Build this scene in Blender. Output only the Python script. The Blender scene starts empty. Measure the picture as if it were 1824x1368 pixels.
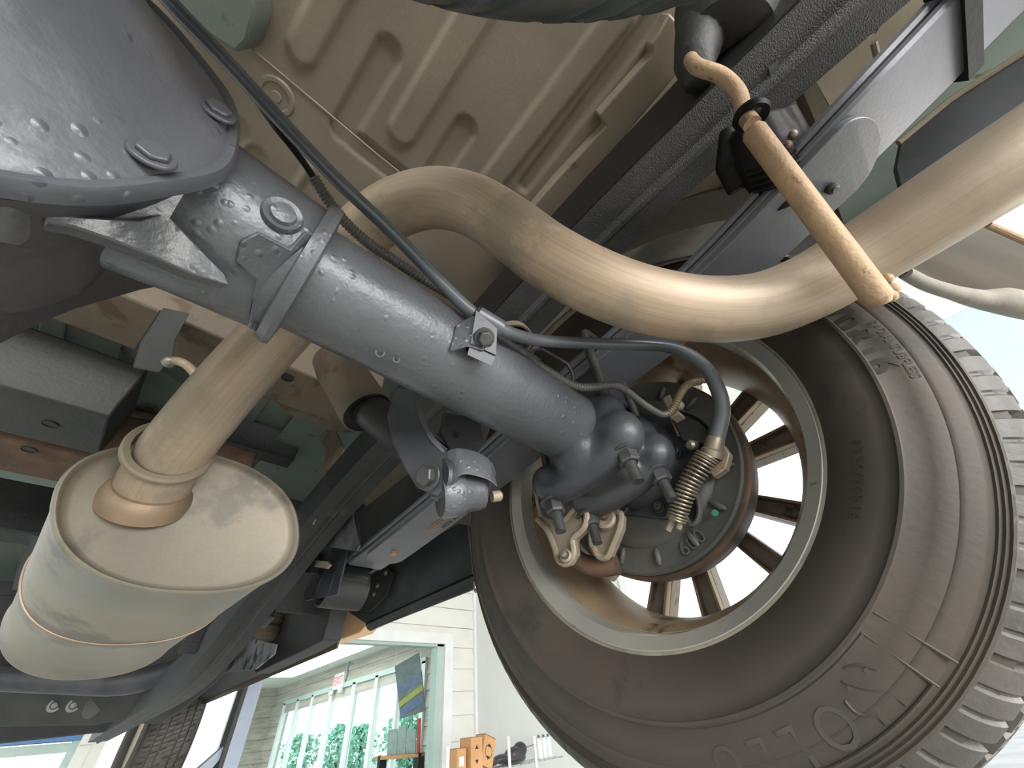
import bpy, bmesh, math, random
import numpy as np
from mathutils import Vector as V, Matrix
rnd = random.Random(7)
PI = math.pi
sc = bpy.context.scene
col = sc.collection

# ------------------------------------------------------------------ camera (world origin, vehicle axes: X right, Y forward, Z up)
FPX = 652.0
_U = V((-82., -689., FPX)).normalized()
_fx = -918.; _fy = -(_U[0]*_fx + _U[2]*FPX)/_U[1]
_F = V((_fx, _fy, FPX)).normalized()
_R = _F.cross(_U)
def c2w(c): return V((_R.dot(c), _F.dot(c), _U.dot(c)))     # image frame (right, down, forward) -> world
cd = bpy.data.cameras.new('camera'); cam = bpy.data.objects.new('camera', cd); col.objects.link(cam)
cd.sensor_width = 36.; cd.lens = FPX/1824*36.; cd.clip_start = .01; cd.clip_end = 200
ex, ey, ez = c2w(V((1, 0, 0))), c2w(V((0, -1, 0))), c2w(V((0, 0, -1)))
cam.matrix_world = Matrix(((ex.x, ey.x, ez.x, 0), (ex.y, ey.y, ez.y, 0), (ex.z, ey.z, ez.z, 0), (0, 0, 0, 1)))
sc.camera = cam
def ray(px, py): return c2w(V((px-912, py-684, FPX)))/FPX
def at(px, py, x=None, y=None, z=None, d=None):
    r = ray(px, py)
    t = d if d is not None else (x/r.x if x is not None else y/r.y if y is not None else z/r.z)
    return r*t

# ------------------------------------------------------------------ world, lights, exposure
w = bpy.data.worlds.new('world'); sc.world = w; w.use_nodes = True
bg = w.node_tree.nodes['Background']; bg.inputs[0].default_value = (.93, .97, 1, 1); bg.inputs[1].default_value = 2.1
def area(name, loc, target, sx, sy, power, color=(1, 1, 1)):
    l = bpy.data.lights.new(name, 'AREA'); l.shape = 'RECTANGLE'; l.size = sx; l.size_y = sy; l.energy = power; l.color = color
    o = bpy.data.objects.new(name, l); col.objects.link(o); o.location = loc
    o.rotation_euler = (V(target)-V(loc)).to_track_quat('-Z', 'Y').to_euler(); return o
area('doorway_daylight', (-1.0, -4.5, .4), (.2, .2, .3), 5.0, 2.8, 520, (1, .97, .93))      # open shop door behind the truck
area('unseen_warm_light', (2.6, -1.9, -.25), (.3, .1, .35), .7, .7, 34, (1, .91, .80))             # unseen warm area light, right-behind the wheel
area('showroom_lamp', (2.6, 8.6, 1.25), (2.6, 8.6, 0), 2., 4., 90, (1, .98, .94))
sc.view_settings.view_transform = 'Standard'; sc.view_settings.look = 'None'; sc.view_settings.gamma = 1
sc.view_settings.use_curve_mapping = False; sc.view_settings.exposure = 0.15

# ------------------------------------------------------------------ materials
_m = {}
def S(r, g, b):
    f = lambda c: (c/255/12.92 if c/255 <= .04045 else ((c/255+.055)/1.055)**2.4)
    return (f(r), f(g), f(b), 1)
def M(name, c1, c2=None, scale=12, rough=.5, metal=0., bump=0., bscale=120, c3=None, s3=30, t3=.62, stretch=None, rvar=.1, coat=0., emit=0., bdist=.002, alpha=1., trans=0., spec=.5, drops=0.):
    if name in _m: return _m[name]
    m = bpy.data.materials.new(name); m.use_nodes = True; nt = m.node_tree; N = nt.nodes; L = nt.links
    b = N['Principled BSDF']; tc = N.new('ShaderNodeTexCoord'); mp = N.new('ShaderNodeMapping'); L.new(tc.outputs['Object'], mp.inputs[0])
    if stretch: mp.inputs['Scale'].default_value = stretch
    c2 = c2 or tuple(min(1, k*1.25) for k in c1[:3])+(1,)
    n = N.new('ShaderNodeTexNoise'); n.inputs['Scale'].default_value = scale; n.inputs['Detail'].default_value = 6; L.new(mp.outputs[0], n.inputs[0])
    r = N.new('ShaderNodeValToRGB'); r.color_ramp.elements[0].position = .36; r.color_ramp.elements[1].position = .64
    r.color_ramp.elements[0].color = c1; r.color_ramp.elements[1].color = c2; L.new(n.outputs[0], r.inputs[0]); out = r.outputs[0]
    if c3:
        n3 = N.new('ShaderNodeTexNoise'); n3.inputs['Scale'].default_value = s3; n3.inputs['Detail'].default_value = 8; n3.inputs['Roughness'].default_value = .65
        L.new(mp.outputs[0], n3.inputs[0])
        r3 = N.new('ShaderNodeValToRGB'); r3.color_ramp.elements[0].position = t3; r3.color_ramp.elements[1].position = min(1, t3+.07); L.new(n3.outputs[0], r3.inputs[0])
        mx = N.new('ShaderNodeMixRGB'); L.new(r3.outputs[0], mx.inputs[0]); L.new(out, mx.inputs[1]); mx.inputs[2].default_value = c3; out = mx.outputs[0]
    L.new(out, b.inputs['Base Color'])
    rr = N.new('ShaderNodeMapRange'); rr.inputs[3].default_value = max(.02, rough-rvar); rr.inputs[4].default_value = min(1, rough+rvar); L.new(n.outputs[0], rr.inputs[0]); L.new(rr.outputs[0], b.inputs['Roughness'])
    b.inputs['Metallic'].default_value = metal; b.inputs['Coat Weight'].default_value = coat; b.inputs['Specular IOR Level'].default_value = spec
    if alpha < 1: b.inputs['Alpha'].default_value = alpha
    if trans: b.inputs['Transmission Weight'].default_value = trans
    if emit:
        L.new(out, b.inputs['Emission Color']); b.inputs['Emission Strength'].default_value = emit
    if bump:
        nb = N.new('ShaderNodeTexNoise'); nb.inputs['Scale'].default_value = bscale; nb.inputs['Detail'].default_value = 4; L.new(mp.outputs[0], nb.inputs[0])
        bp = N.new('ShaderNodeBump'); bp.inputs['Strength'].default_value = bump; bp.inputs['Distance'].default_value = bdist; L.new(nb.outputs[0], bp.inputs['Height']); L.new(bp.outputs[0], b.inputs['Normal'])
        if drops:
            vo = N.new('ShaderNodeTexVoronoi'); vo.inputs['Scale'].default_value = 120; L.new(mp.outputs[0], vo.inputs['Vector'])
            mr = N.new('ShaderNodeMapRange'); mr.inputs[1].default_value = .05; mr.inputs[2].default_value = .30; mr.inputs[3].default_value = 1; mr.inputs[4].default_value = 0; L.new(vo.outputs['Distance'], mr.inputs[0])
            ms = N.new('ShaderNodeMath'); ms.operation = 'GREATER_THAN'; ms.inputs[1].default_value = .53; n5 = N.new('ShaderNodeTexNoise'); n5.inputs['Scale'].default_value = 11; L.new(mp.outputs[0], n5.inputs[0]); L.new(n5.outputs[0], ms.inputs[0])
            mm = N.new('ShaderNodeMath'); mm.operation = 'MULTIPLY'; L.new(mr.outputs[0], mm.inputs[0]); L.new(ms.outputs[0], mm.inputs[1])
            b2 = N.new('ShaderNodeBump'); b2.inputs['Strength'].default_value = drops; b2.inputs['Distance'].default_value = .0009; L.new(mm.outputs[0], b2.inputs['Height']); L.new(bp.outputs[0], b2.inputs['Normal']); L.new(b2.outputs[0], b.inputs['Normal'])
    _m[name] = m; return m
M('axle_paint', S(84, 87, 92), S(100, 103, 108), 9, .34, .35, .5, 190, coat=.0, bdist=.001, drops=.6)
M('axle_dark', S(56, 58, 63), S(70, 72, 77), 14, .38, .2, .4, 160, bdist=.001)
M('cover_paint', S(80, 82, 88), S(98, 100, 106), 7, .36, .3, .45, 90, bdist=.0014, drops=.9, c3=S(104, 106, 108), s3=26, t3=.70)
M('underbody', S(44, 46, 47), S(60, 61, 60), 8, .6, 0, .4, 200)
M('undercoat', S(54, 55, 56), S(72, 72, 72), 10, .5, 0, .9, 620, bdist=.002)
M('black_rubber', S(18, 18, 19), S(28, 28, 29), 20, .5, 0, .3, 90, spec=.2)
M('pipe_steel', S(158, 144, 127), S(190, 165, 139), 5, .50, .25, .25, 90, c3=S(150, 138, 120), s3=7, t3=.5, rvar=.12, bdist=.0008)
M('pipe_rust', S(156, 130, 104), S(180, 152, 120), 30, .62, .1, .4, 260, c3=S(124, 96, 72), s3=70, t3=.62)
M('muffler_steel', S(128, 123, 112), S(146, 138, 122), 6, .48, .3, .25, 120, c3=S(116, 112, 104), s3=9, t3=.52, rvar=.1, bdist=.0008)
M('muffler_seam', S(172, 150, 126), S(140, 120, 100), 16, .5, .4)
M('bed_paint', S(126, 117, 104), S(142, 131, 116), 5, .42, 0, .15, 200, c3=S(96, 88, 74), s3=55, t3=.70)
M('cab_paint', S(96, 112, 106), S(112, 122, 114), 5, .45, 0, .1, 200, c3=S(70, 66, 58), s3=20, t3=.62)
M('sill_paint', S(144, 136, 118), S(132, 121, 102), 8, .45, 0, .1, 150, c3=S(110, 84, 56), s3=18, t3=.66)
M('rusty_panel', S(94, 87, 74), S(110, 97, 82), 10, .6, 0, .3, 100, c3=S(88, 70, 54), s3=16, t3=.55)
M('rust', S(78, 60, 50), S(104, 80, 66), 24, .75, .1, .6, 150)
M('flake_rust', S(150, 76, 48), S(184, 108, 76), 60, .9, 0, .8, 200)
M('rail_dark', S(32, 34, 37), S(46, 47, 48), 9, .55, .0, .4, 180, c3=S(66, 60, 52), s3=14, t3=.62)
M('leaf_steel', S(98, 101, 107), S(112, 114, 121), 7, .42, .2, .25, 260, bdist=.0006, c3=S(88, 88, 92), s3=40, t3=.66)
M('body_primer', S(62, 66, 70), S(78, 82, 85), 12, .5, 0, .2, 90, c3=S(100, 100, 98), s3=30, t3=.68)
M('lip_grey', S(118, 114, 106), S(134, 130, 120), 30, .8, 0, .3, 120)
M('inner_panel', S(58, 55, 49), S(70, 65, 57), 5, .85, spec=.1)
M('leaf_edge', S(36, 37, 41), S(56, 57, 61), 9, .3, .4)
M('tyre_side', S(60, 56, 50), S(70, 64, 57), 7, .62, 0, .3, 160, c3=S(54, 52, 49), s3=9, t3=.58, spec=.35, bdist=.001)
M('tyre_tread', S(62, 60, 57), S(80, 76, 72), 18, .55, 0, .3, 160, c3=S(100, 92, 80), s3=40, t3=.64)
M('tyre_text', S(54, 51, 47), S(64, 60, 54), 12, .6)
M('tyre_shine', S(70, 76, 78), S(48, 52, 54), 12, .3)
M('rim_alloy', S(170, 172, 168), S(188, 186, 176), 6, .33, .55, .1, 120, c3=S(110, 92, 70), s3=30, t3=.66)
M('rim_dusty', S(136, 116, 94), S(162, 142, 116), 9, .5, .3, .2, 80, c3=S(84, 64, 48), s3=12, t3=.57)
M('spoke_back', S(118, 108, 96), S(142, 132, 118), 14, .5, .3, .3, 90, c3=S(66, 50, 38), s3=18, t3=.56)
M('plate_black', S(74, 75, 74), S(88, 87, 82), 9, .5, .05, .3, 180, c3=S(84, 74, 60), s3=22, t3=.66)
M('drum_rust', S(74, 58, 48), S(104, 80, 62), 20, .6, .15, .4, 90)
M('cast_tan', S(132, 122, 108), S(158, 144, 126), 18, .55, .2, .6, 120, c3=S(104, 70, 54), s3=26, t3=.62)
M('zinc', S(128, 126, 118), S(152, 148, 134), 30, .38, .6)
M('bolt_dark', S(66, 68, 70), S(88, 89, 88), 26, .4, .4)
M('spring_wire', S(156, 146, 126), S(124, 116, 102), 40, .4, .5)
M('conduit_grey', S(88, 89, 88), S(104, 103, 99), 30, .42, .1)
M('conduit_tan', S(124, 114, 94), S(142, 130, 106), 30, .45, .1)
M('cable_grey', S(78, 84, 90), S(96, 101, 106), 14, .3, .15)
M('copper_paint', S(246, 198, 150), S(250, 210, 166), 8, .35, .0, .1)
M('wall_white', S(226, 226, 220), S(232, 232, 226), 4, .6)
M('wall_plain', S(226, 228, 226), S(230, 232, 230), 3, .55)
M('wall_blue', S(168, 182, 188), S(174, 187, 192), 2, .55)
M('shop_wood', S(168, 162, 152), S(192, 186, 176), 3, .6, stretch=(1, .4, 6), c3=S(136, 128, 120), s3=5, t3=.6)
M('ceiling_white', S(232, 236, 232), S(238, 240, 236), 2, .6)
M('concrete', S(150, 148, 142), S(168, 166, 160), 2, .5, 0, .2, 40)
M('frame_green', S(176, 196, 190), S(186, 204, 198), 4, .4)
M('blue_post', S(128, 138, 154), S(140, 149, 164), 5, .4, .2)
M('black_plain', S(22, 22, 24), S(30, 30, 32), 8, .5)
M('cardboard', S(190, 142, 98), S(204, 158, 112), 6, .7, c3=S(176, 126, 84), s3=12, t3=.6)
M('cardboard_dark', S(150, 98, 58), S(164, 110, 68), 6, .7)
M('ink', S(42, 30, 26), S(50, 38, 34), 6, .7)
M('white_plain', S(236, 238, 238), S(230, 232, 232), 6, .5)
M('chrome', S(190, 194, 196), S(210, 212, 214), 6, .2, .9)
M('bag_black', S(40, 38, 44), S(60, 58, 64), 14, .4, 0, .5, 20, bdist=.01)
M('shelf_wood', S(190, 138, 92), S(204, 152, 104), 6, .5, stretch=(6, 1, 6))
M('display_grey', S(150, 160, 158), S(166, 174, 172), 12, .5)
M('red_plain', S(190, 60, 56), S(204, 72, 66), 8, .5)
M('leaf_green', S(126, 176, 152), S(158, 200, 176), 6, .6, trans=0)
M('bark', S(80, 66, 54), S(100, 84, 70), 8, .8)
M('grass', S(110, 136, 80), S(132, 152, 96), 1, .9)
M('asphalt', S(150, 150, 150), S(166, 166, 164), 1, .9)
M('poster_grey', S(108, 118, 120), S(128, 136, 138), 9, .4)
M('poster_blue', S(96, 112, 142), S(116, 130, 158), 14, .4)
M('poster_yellow', S(176, 178, 84), S(160, 170, 92), 14, .4)
M('exit_red', S(228, 70, 80), S(236, 84, 92), 8, .4, emit=.5)
M('sign_blue', S(80, 120, 172), S(92, 132, 182), 5, .5)
M('green_mark', S(60, 130, 100), S(70, 140, 110), 8, .5)
M('orange_mark', S(180, 132, 84), S(160, 118, 78), 30, .5)
M('grey_mark', S(110, 108, 98), S(90, 88, 82), 30, .5)
def streaked(name, src, dark, amount=.5):
    m = _m[src].copy(); m.name = name; nt = m.node_tree; N = nt.nodes; L = nt.links; b = N['Principled BSDF']
    at_ = N.new('ShaderNodeAttribute'); at_.attribute_name = 'tuv'
    n = N.new('ShaderNodeTexNoise'); n.inputs['Scale'].default_value = 3.; n.inputs['Detail'].default_value = 8; n.inputs['Roughness'].default_value = .7; L.new(at_.outputs['Vector'], n.inputs[0])
    r = N.new('ShaderNodeValToRGB'); r.color_ramp.elements[0].position = .46; r.color_ramp.elements[1].position = .60; L.new(n.outputs[0], r.inputs[0])
    k = N.new('ShaderNodeMath'); k.operation = 'MULTIPLY'; k.inputs[1].default_value = amount; L.new(r.outputs[0], k.inputs[0])
    mx = N.new('ShaderNodeMixRGB'); L.new(k.outputs[0], mx.inputs[0]); old = b.inputs['Base Color'].links[0].from_socket; L.new(old, mx.inputs[1]); mx.inputs[2].default_value = dark; L.new(mx.outputs[0], b.inputs['Base Color']); _m[name] = m
streaked('pipe_streaked', 'pipe_steel', S(132, 122, 108), .38)
def add_tuv(o, n, pts, k=5.):            # around/along coordinates for the streaks that run along a bent pipe
    P_ = [V(p) for p in pts]; L_ = [0]
    for a, b in zip(P_, P_[1:]): L_.append(L_[-1]+(b-a).length)
    at_ = o.data.attributes.new('tuv', 'FLOAT_VECTOR', 'POINT')
    at_.data.foreach_set('vector', np.array([(math.cos(2*PI*(i % n)/n)*k, math.sin(2*PI*(i % n)/n)*k, L_[i//n]*3.) for i in range(len(o.data.vertices))], dtype=np.float32).ravel())
def glass():
    m = bpy.data.materials.new('window_glass'); m.use_nodes = True; N = m.node_tree.nodes; L = m.node_tree.links
    b = N['Principled BSDF']; tc = N.new('ShaderNodeTexCoord'); n = N.new('ShaderNodeTexNoise'); L.new(tc.outputs['Object'], n.inputs[0]); n.inputs['Scale'].default_value = 2
    r = N.new('ShaderNodeMapRange'); r.inputs[3].default_value = .02; r.inputs[4].default_value = .05; L.new(n.outputs[0], r.inputs[0]); L.new(r.outputs[0], b.inputs['Roughness'])
    b.inputs['Base Color'].default_value = (.85, .97, .95, 1); b.inputs['Transmission Weight'].default_value = 1; b.inputs['IOR'].default_value = 1.02; _m['glass'] = m
glass()

# ------------------------------------------------------------------ mesh helpers (each returns (verts, faces) in world coordinates)
def join(*parts):
    Vs, Fs = [], []
    for vs, fs in parts:
        k = len(Vs); Vs += [tuple(v) for v in vs]; Fs += [tuple(i+k for i in f) for f in fs]
    return Vs, Fs
def basis(ax):
    ax = V(ax).normalized(); u = ax.cross(V((0, 0, 1)))
    if u.length < .1: u = ax.cross(V((0, 1, 0)))
    u.normalize(); return ax, u, ax.cross(u)
def smooth(pts, k=6):
    P = [V(p) for p in pts]; out = []
    for i in range(len(P)-1):
        p0, p1, p2, p3 = P[max(i-1, 0)], P[i], P[i+1], P[min(i+2, len(P)-1)]
        for j in range(k):
            t = j/k
            out.append(.5*((2*p1)+(p2-p0)*t+(2*p0-5*p1+4*p2-p3)*t*t+(3*p1-p0-3*p2+p3)*t**3))
    out.append(P[-1]); return out
def lin(vals, k=6):
    o = []
    for a, b in zip(vals, vals[1:]): o += [a+(b-a)*j/k for j in range(k)]
    return o+[vals[-1]]
def tube(pts, r, n=16, cap=True, squash=None):
    P = [V(p) for p in pts]; R = r if isinstance(r, (list, tuple)) else [r]*len(P)
    t0 = (P[1]-P[0]).normalized(); _, u, v = basis(t0); vs, fs = [], []
    for i, p in enumerate(P):
        t = (P[min(i+1, len(P)-1)]-P[max(i-1, 0)]).normalized()
        u = (u-t*u.dot(t)).normalized(); v = t.cross(u)
        for j in range(n):
            a = 2*PI*j/n; vs.append(p+(u*math.cos(a)+v*math.sin(a))*R[i])
    for i in range(len(P)-1):
        for j in range(n): fs.append((i*n+j, i*n+(j+1) % n, (i+1)*n+(j+1) % n, (i+1)*n+j))
    if cap: fs.append(tuple(range(n))[::-1]); fs.append(tuple((len(P)-1)*n+j for j in range(n)))
    return vs, fs
def ring_along(pts, r0, dr, step, n=12):                           # corrugated conduit
    P = [V(p) for p in pts]; L = [0]
    for a, b in zip(P, P[1:]): L.append(L[-1]+(b-a).length)
    m = max(4, int(L[-1]/step)*4); q = []; rr = []; k = 0
    for i in range(m+1):
        s = L[-1]*i/m
        while k < len(P)-2 and L[k+1] < s: k += 1
        f = (s-L[k])/max(1e-9, L[k+1]-L[k]); q.append(P[k].lerp(P[k+1], f)); rr.append(r0+(dr if i % 4 in (1, 2) else 0))
    return tube(q, rr, n)
def lathe(o, ax, prof, n=32, close=False, a0=0., a1=2*PI, sy=1., up=None):
    ax, u, v = basis(ax); o = V(o)
    if up is not None: v = (V(up)-ax*V(up).dot(ax)).normalized(); u = v.cross(ax)
    full = abs(a1-a0-2*PI) < 1e-6; m = n if full else n+1; vs, fs = [], []
    for h, r in prof:
        for j in range(m):
            a = a0+(a1-a0)*j/n; vs.append(o+ax*h+u*(math.cos(a)*r)+v*(math.sin(a)*r*sy))
    q = len(prof); e = range(q) if close else range(q-1)
    for i in e:
        i2 = (i+1) % q
        for j in range(n):
            j2 = (j+1) % m; fs.append((i*m+j, i*m+j2, i2*m+j2, i2*m+j))
    if not close and full:
        if prof[0][1] > 1e-6: fs.append(tuple(range(m))[::-1])
        if prof[-1][1] > 1e-6: fs.append(tuple((q-1)*m+j for j in range(m)))
    return vs, fs
def prism(poly, off):
    P = [V(p) for p in poly]; n = len(P); off = V(off)
    return P+[p+off for p in P], [tuple(range(n))[::-1], tuple(range(n, 2*n))]+[(i, (i+1) % n, n+(i+1) % n, n+i) for i in range(n)]
def box(c, hx, hy, hz):
    c = V(c)
    if not isinstance(hx, (tuple, list, V)): hx, hy, hz = (hx, 0, 0), (0, hy, 0), (0, 0, hz)
    hx, hy, hz = V(hx), V(hy), V(hz)
    return prism([c-hx-hy-hz, c+hx-hy-hz, c+hx+hy-hz, c-hx+hy-hz], 2*hz)
def span(x0, x1, y0, y1, z0, z1): return box(((x0+x1)/2, (y0+y1)/2, (z0+z1)/2), abs(x1-x0)/2, abs(y1-y0)/2, abs(z1-z0)/2)
def hexa(o, ax, r, h, rot=0.):
    a, u, v = basis(ax); o = V(o)
    ch = [(0, r), (h*.82, r), (h, r*.86)]; vs, fs = [], []
    for hh, rr in ch:
        for j in range(6):
            t = rot+PI/3*j; vs.append(o+a*hh+(u*math.cos(t)+v*math.sin(t))*rr)
    for i in range(2):
        for j in range(6): fs.append((i*6+j, i*6+(j+1) % 6, i*6+6+(j+1) % 6, i*6+6+j))
    fs += [tuple(range(6))[::-1], tuple(range(12, 18))]; return vs, fs
def disc(o, ax, r, h, n=24): return lathe(o, ax, [(0, r), (h*.8, r), (h, r*.93)], n)
def sweep(prof, path, xd=(1, 0, 0), closed=True):                   # prof (u,v): u along xd, v along the path normal
    P = [V(p) for p in path]; xd = V(xd).normalized(); n = len(prof); vs, fs = [], []
    for i, p in enumerate(P):
        t = (P[min(i+1, len(P)-1)]-P[max(i-1, 0)]).normalized(); nn = xd.cross(t).normalized()
        for a, b in prof: vs.append(p+xd*a+nn*b)
    for i in range(len(P)-1):
        for j in range(n if closed else n-1): fs.append((i*n+j, i*n+(j+1) % n, (i+1)*n+(j+1) % n, (i+1)*n+j))
    if closed: fs += [tuple(range(n))[::-1], tuple((len(P)-1)*n+j for j in range(n))]
    return vs, fs
def sheet(poly, off=(0, 0, .002)): return prism(poly, off)
def ball(c, r, n=12, s=(1, 1, 1)):
    prof = [(-r*math.cos(PI*i/n), max(0, r*math.sin(PI*i/n))) for i in range(n+1)]
    prof[0] = (-r, 1e-5); prof[-1] = (r, 1e-5)
    vs, fs = lathe((0, 0, 0), (0, 0, 1), prof, n*2); c = V(c)
    return [c+V((v[0]*s[0], v[1]*s[1], v[2]*s[2])) for v in vs], fs

def thing(name, label, cat, loc, group=None):
    o = bpy.data.objects.new(name, None); col.objects.link(o); o.location = loc; o.empty_display_size = .02
    o['label'] = label; o['category'] = cat
    if group: o['group'] = group
    return o
def tag(o, label, cat, group=None):
    o['label'] = label; o['category'] = cat
    if group: o['group'] = group
    return o
def obj(name, vf, mat, parent=None, ang=35, bev=0., kind=None, label=None, sub=0, loc=None, solid=0.):
    vs, fs = vf
    root = parent
    while root is not None and root.parent is not None: root = root.parent
    L = V(root.location) if root is not None else (V(loc) if loc is not None else V(tuple(np.mean(np.array([tuple(v) for v in vs]), 0))))
    me = bpy.data.meshes.new(name); me.from_pydata([tuple(V(v)-L) for v in vs], [], fs); me.update()
    bm = bmesh.new(); bm.from_mesh(me); bmesh.ops.recalc_face_normals(bm, faces=bm.faces); bm.to_mesh(me); bm.free()
    me.shade_smooth(); me.set_sharp_from_angle(angle=math.radians(ang))
    me.materials.append(_m[mat] if isinstance(mat, str) else mat)
    o = bpy.data.objects.new(name, me); col.objects.link(o)
    if parent is not None: o.parent = parent
    else: o.location = L
    if bev:
        b = o.modifiers.new('bevel', 'BEVEL'); b.width = bev; b.segments = 2; b.limit_method = 'ANGLE'; b.angle_limit = math.radians(40)
    if sub:
        s = o.modifiers.new('sub', 'SUBSURF'); s.levels = s.render_levels = sub
    if solid:
        s = o.modifiers.new('solid', 'SOLIDIFY'); s.thickness = solid; s.offset = 0
    if kind: o['kind'] = kind
    if label: o['label'] = label
    return o
def struct(name, vf, mat, parent=None, **k): return obj(name, vf, mat, parent, kind='structure', **k)
def blob(name, parts, mat, parent, voxel=.003, it=8, label=None):    # union of overlapping shapes, remeshed to one smooth casting
    vf = join(*parts); o = obj(name, vf, mat, parent, ang=180, label=label)
    r = o.modifiers.new('r', 'REMESH'); r.mode = 'VOXEL'; r.voxel_size = voxel; r.use_smooth_shade = True
    if it:
        s = o.modifiers.new('s', 'SMOOTH'); s.factor = .5; s.iterations = it
    return o
def text_vf(s, size, fn, depth=.0006, sp=1., fat=0.):                       # raised letters; fn(u, v, h) -> world point
    c = bpy.data.curves.new('t', 'FONT'); c.body = s; c.size = size; c.align_x = 'CENTER'; c.align_y = 'CENTER'; c.resolution_u = 3; c.space_character = sp; c.offset = fat
    c.extrude = .5; o = bpy.data.objects.new('t', c); col.objects.link(o); dg = bpy.context.evaluated_depsgraph_get()
    me = o.evaluated_get(dg).to_mesh(); vs = [fn(v.co.x, v.co.y, depth if v.co.z > 0 else -depth*.5) for v in me.vertices]; fs = [tuple(p.vertices) for p in me.polygons]
    o.evaluated_get(dg).to_mesh_clear(); bpy.data.objects.remove(o); bpy.data.curves.remove(c); return vs, fs
def stud_nut(parent, p, ax, r=.0125, h=.014, sl=.022, sr=.0065, rot=.3, mat='bolt_dark'):
    ax = V(ax).normalized(); p = V(p)
    nt = obj('nut', join(hexa(p, ax, r, h, rot)), mat, parent, ang=20, bev=.0006)
    obj('washer', disc(p-ax*.004, ax, r*1.35, .004), mat, nt)
    pr = []; k = 0; s = h*.9
    while s < h+sl: pr += [(s, sr), (s+.0008, sr*.86), (s+.0016, sr)]; s += .0017
    pr += [(h+sl, sr*.8)]
    obj('threaded_stud', lathe(p, ax, pr, 14), 'bolt_dark', nt)
    return nt
def bolt(parent, p, ax, r=.009, h=.006, rot=.2, mat='bolt_dark', name='bolt'):
    ax = V(ax).normalized(); p = V(p)
    return obj(name, join(disc(p, ax, r*1.35, .002), hexa(p+ax*.002, ax, r, h, rot)), mat, parent, ang=20, bev=.0005)

FLOOR = -1.45
# ------------------------------------------------------------------ shop: floor, walls, ceiling
WX, WY, YF, ZC, ZS = 4.12, 5.0, 13.0, 2.22, 1.31
struct('floor', span(-9, 14, -6, 16, FLOOR-.1, FLOOR), 'concrete')
struct('ceiling', span(-6, WX, -4, WY, ZC, ZC+.1), 'ceiling_white')
struct('wall_left', span(-6.1, -6, -3, WY, FLOOR, ZC), 'wall_plain')
# garage right wall: big roll-up door opening, wall above and at both ends
wr = struct('wall_right', join(span(WX, WX+.12, 2.35, WY+.1, FLOOR, ZC), span(WX, WX+.12, -6, -4, FLOOR, ZC)), 'wall_plain')
obj('header_panel', span(WX, WX+.12, -4, -.74, FLOOR, ZC), 'wall_blue', wr)
struct('trim_1', join(span(WX-.03, WX+.02, 2.33, 2.41, FLOOR, ZC), span(WX-.03, WX+.02, -.78, -.70, FLOOR, ZC)), 'white_plain')
# front wall of lapped boards around a big interior window
WX0, WX1, WZ1, WZ0 = .45, 3.56, .93, -.62
wf = struct('wall_front', join(span(WX1+.02, WX+.1, WY+.03, WY+.1, FLOOR, ZC), span(.30, WX, WY+.03, WY+.1, WZ1+.02, ZC), span(.30, WX0, WY+.03, WY+.1, FLOOR, ZC), span(.30, WX, WY+.03, WY+.1, FLOOR, WZ0)), 'wall_white')
z = FLOOR; k = 0
while z < ZC-.05:
    z1 = min(z+.235, ZC)
    for (xa, xb) in ([(WX1+.12, WX-.03), (.30, WX0-.08)] if (z1 > WZ0 and z < WZ1-.05) else [(.30, WX-.03)]):
        b = prism([(xa, WY+.0, z+.004), (xa, WY+.04, z+.004), (xa, WY+.04, z1), (xa, WY+.022, z1)], (xb-xa, 0, 0))
        obj('board', b, 'wall_white', wf)
    z = z1
struct('trim_2', span(WX-.045, WX-.002, WY-.03, WY+.03, FLOOR, ZC), 'white_plain')
win = struct('window_1', join(span(WX1, WX1+.13, WY-.04, WY+.02, WZ0-.1, WZ1+.12), span(WX0-.1, WX1, WY-.04, WY+.02, WZ1, WZ1+.12), span(WX0-.1, WX1, WY-.04, WY+.02, WZ0-.1, WZ0)), 'white_plain')
obj('jamb', join(span(WX1-.1, WX1, WY, WY+.14, WZ0, WZ1), span(WX0, WX1, WY, WY+.14, WZ1-.025, WZ1)), 'frame_green', win)
obj('pane', span(WX0, WX1-.06, WY+.07, WY+.076, WZ0, WZ1), 'glass', win)
# showroom behind it
struct('ceiling_showroom', span(.30, WX+.1, WY+.1, YF, ZS, ZS+.08), 'ceiling_white')
sw = struct('wall_showroom_back', span(3.2, WX+.1, YF, YF+.1, FLOOR, ZS), 'shop_wood')
for i in range(14):
    z0 = FLOOR+i*.2; obj('board', prism([(3.2, YF-.005, z0+.006), (3.2, YF-.02, z0+.006), (3.2, YF-.006, z0+.2), (3.2, YF, z0+.2)], (WX-3.2, 0, 0)), 'shop_wood', sw)
swr = struct('wall_showroom_right', join(span(WX, WX+.1, WY+.1, 6.25, FLOOR, ZS), span(WX, WX+.1, 6.25, 12.1, .93, ZS), span(WX, WX+.1, 12.1, YF, FLOOR, ZS), span(WX, WX+.1, 6.25, 12.1, FLOOR, -.9)), 'shop_wood')
for i in range(14):
    z0 = FLOOR+i*.2
    for (ya, yb) in ([(WY+.12, 6.2), (12.15, YF)] if z0+.2 <= .95 and z0 > -.95 else [(WY+.12, YF)]):
        obj('board', prism([(WX+.005, ya, z0+.006), (WX-.02, ya, z0+.006), (WX-.006, ya, z0+.2), (WX, ya, z0+.2)], (0, yb-ya, 0)), 'shop_wood', swr)
w2 = struct('window_2', join(span(WX-.05, WX+.02, 6.2, 12.15, .9, .98), span(WX-.05, WX+.02, 6.2, 12.15, -.98, -.9)), 'frame_green')
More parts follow.
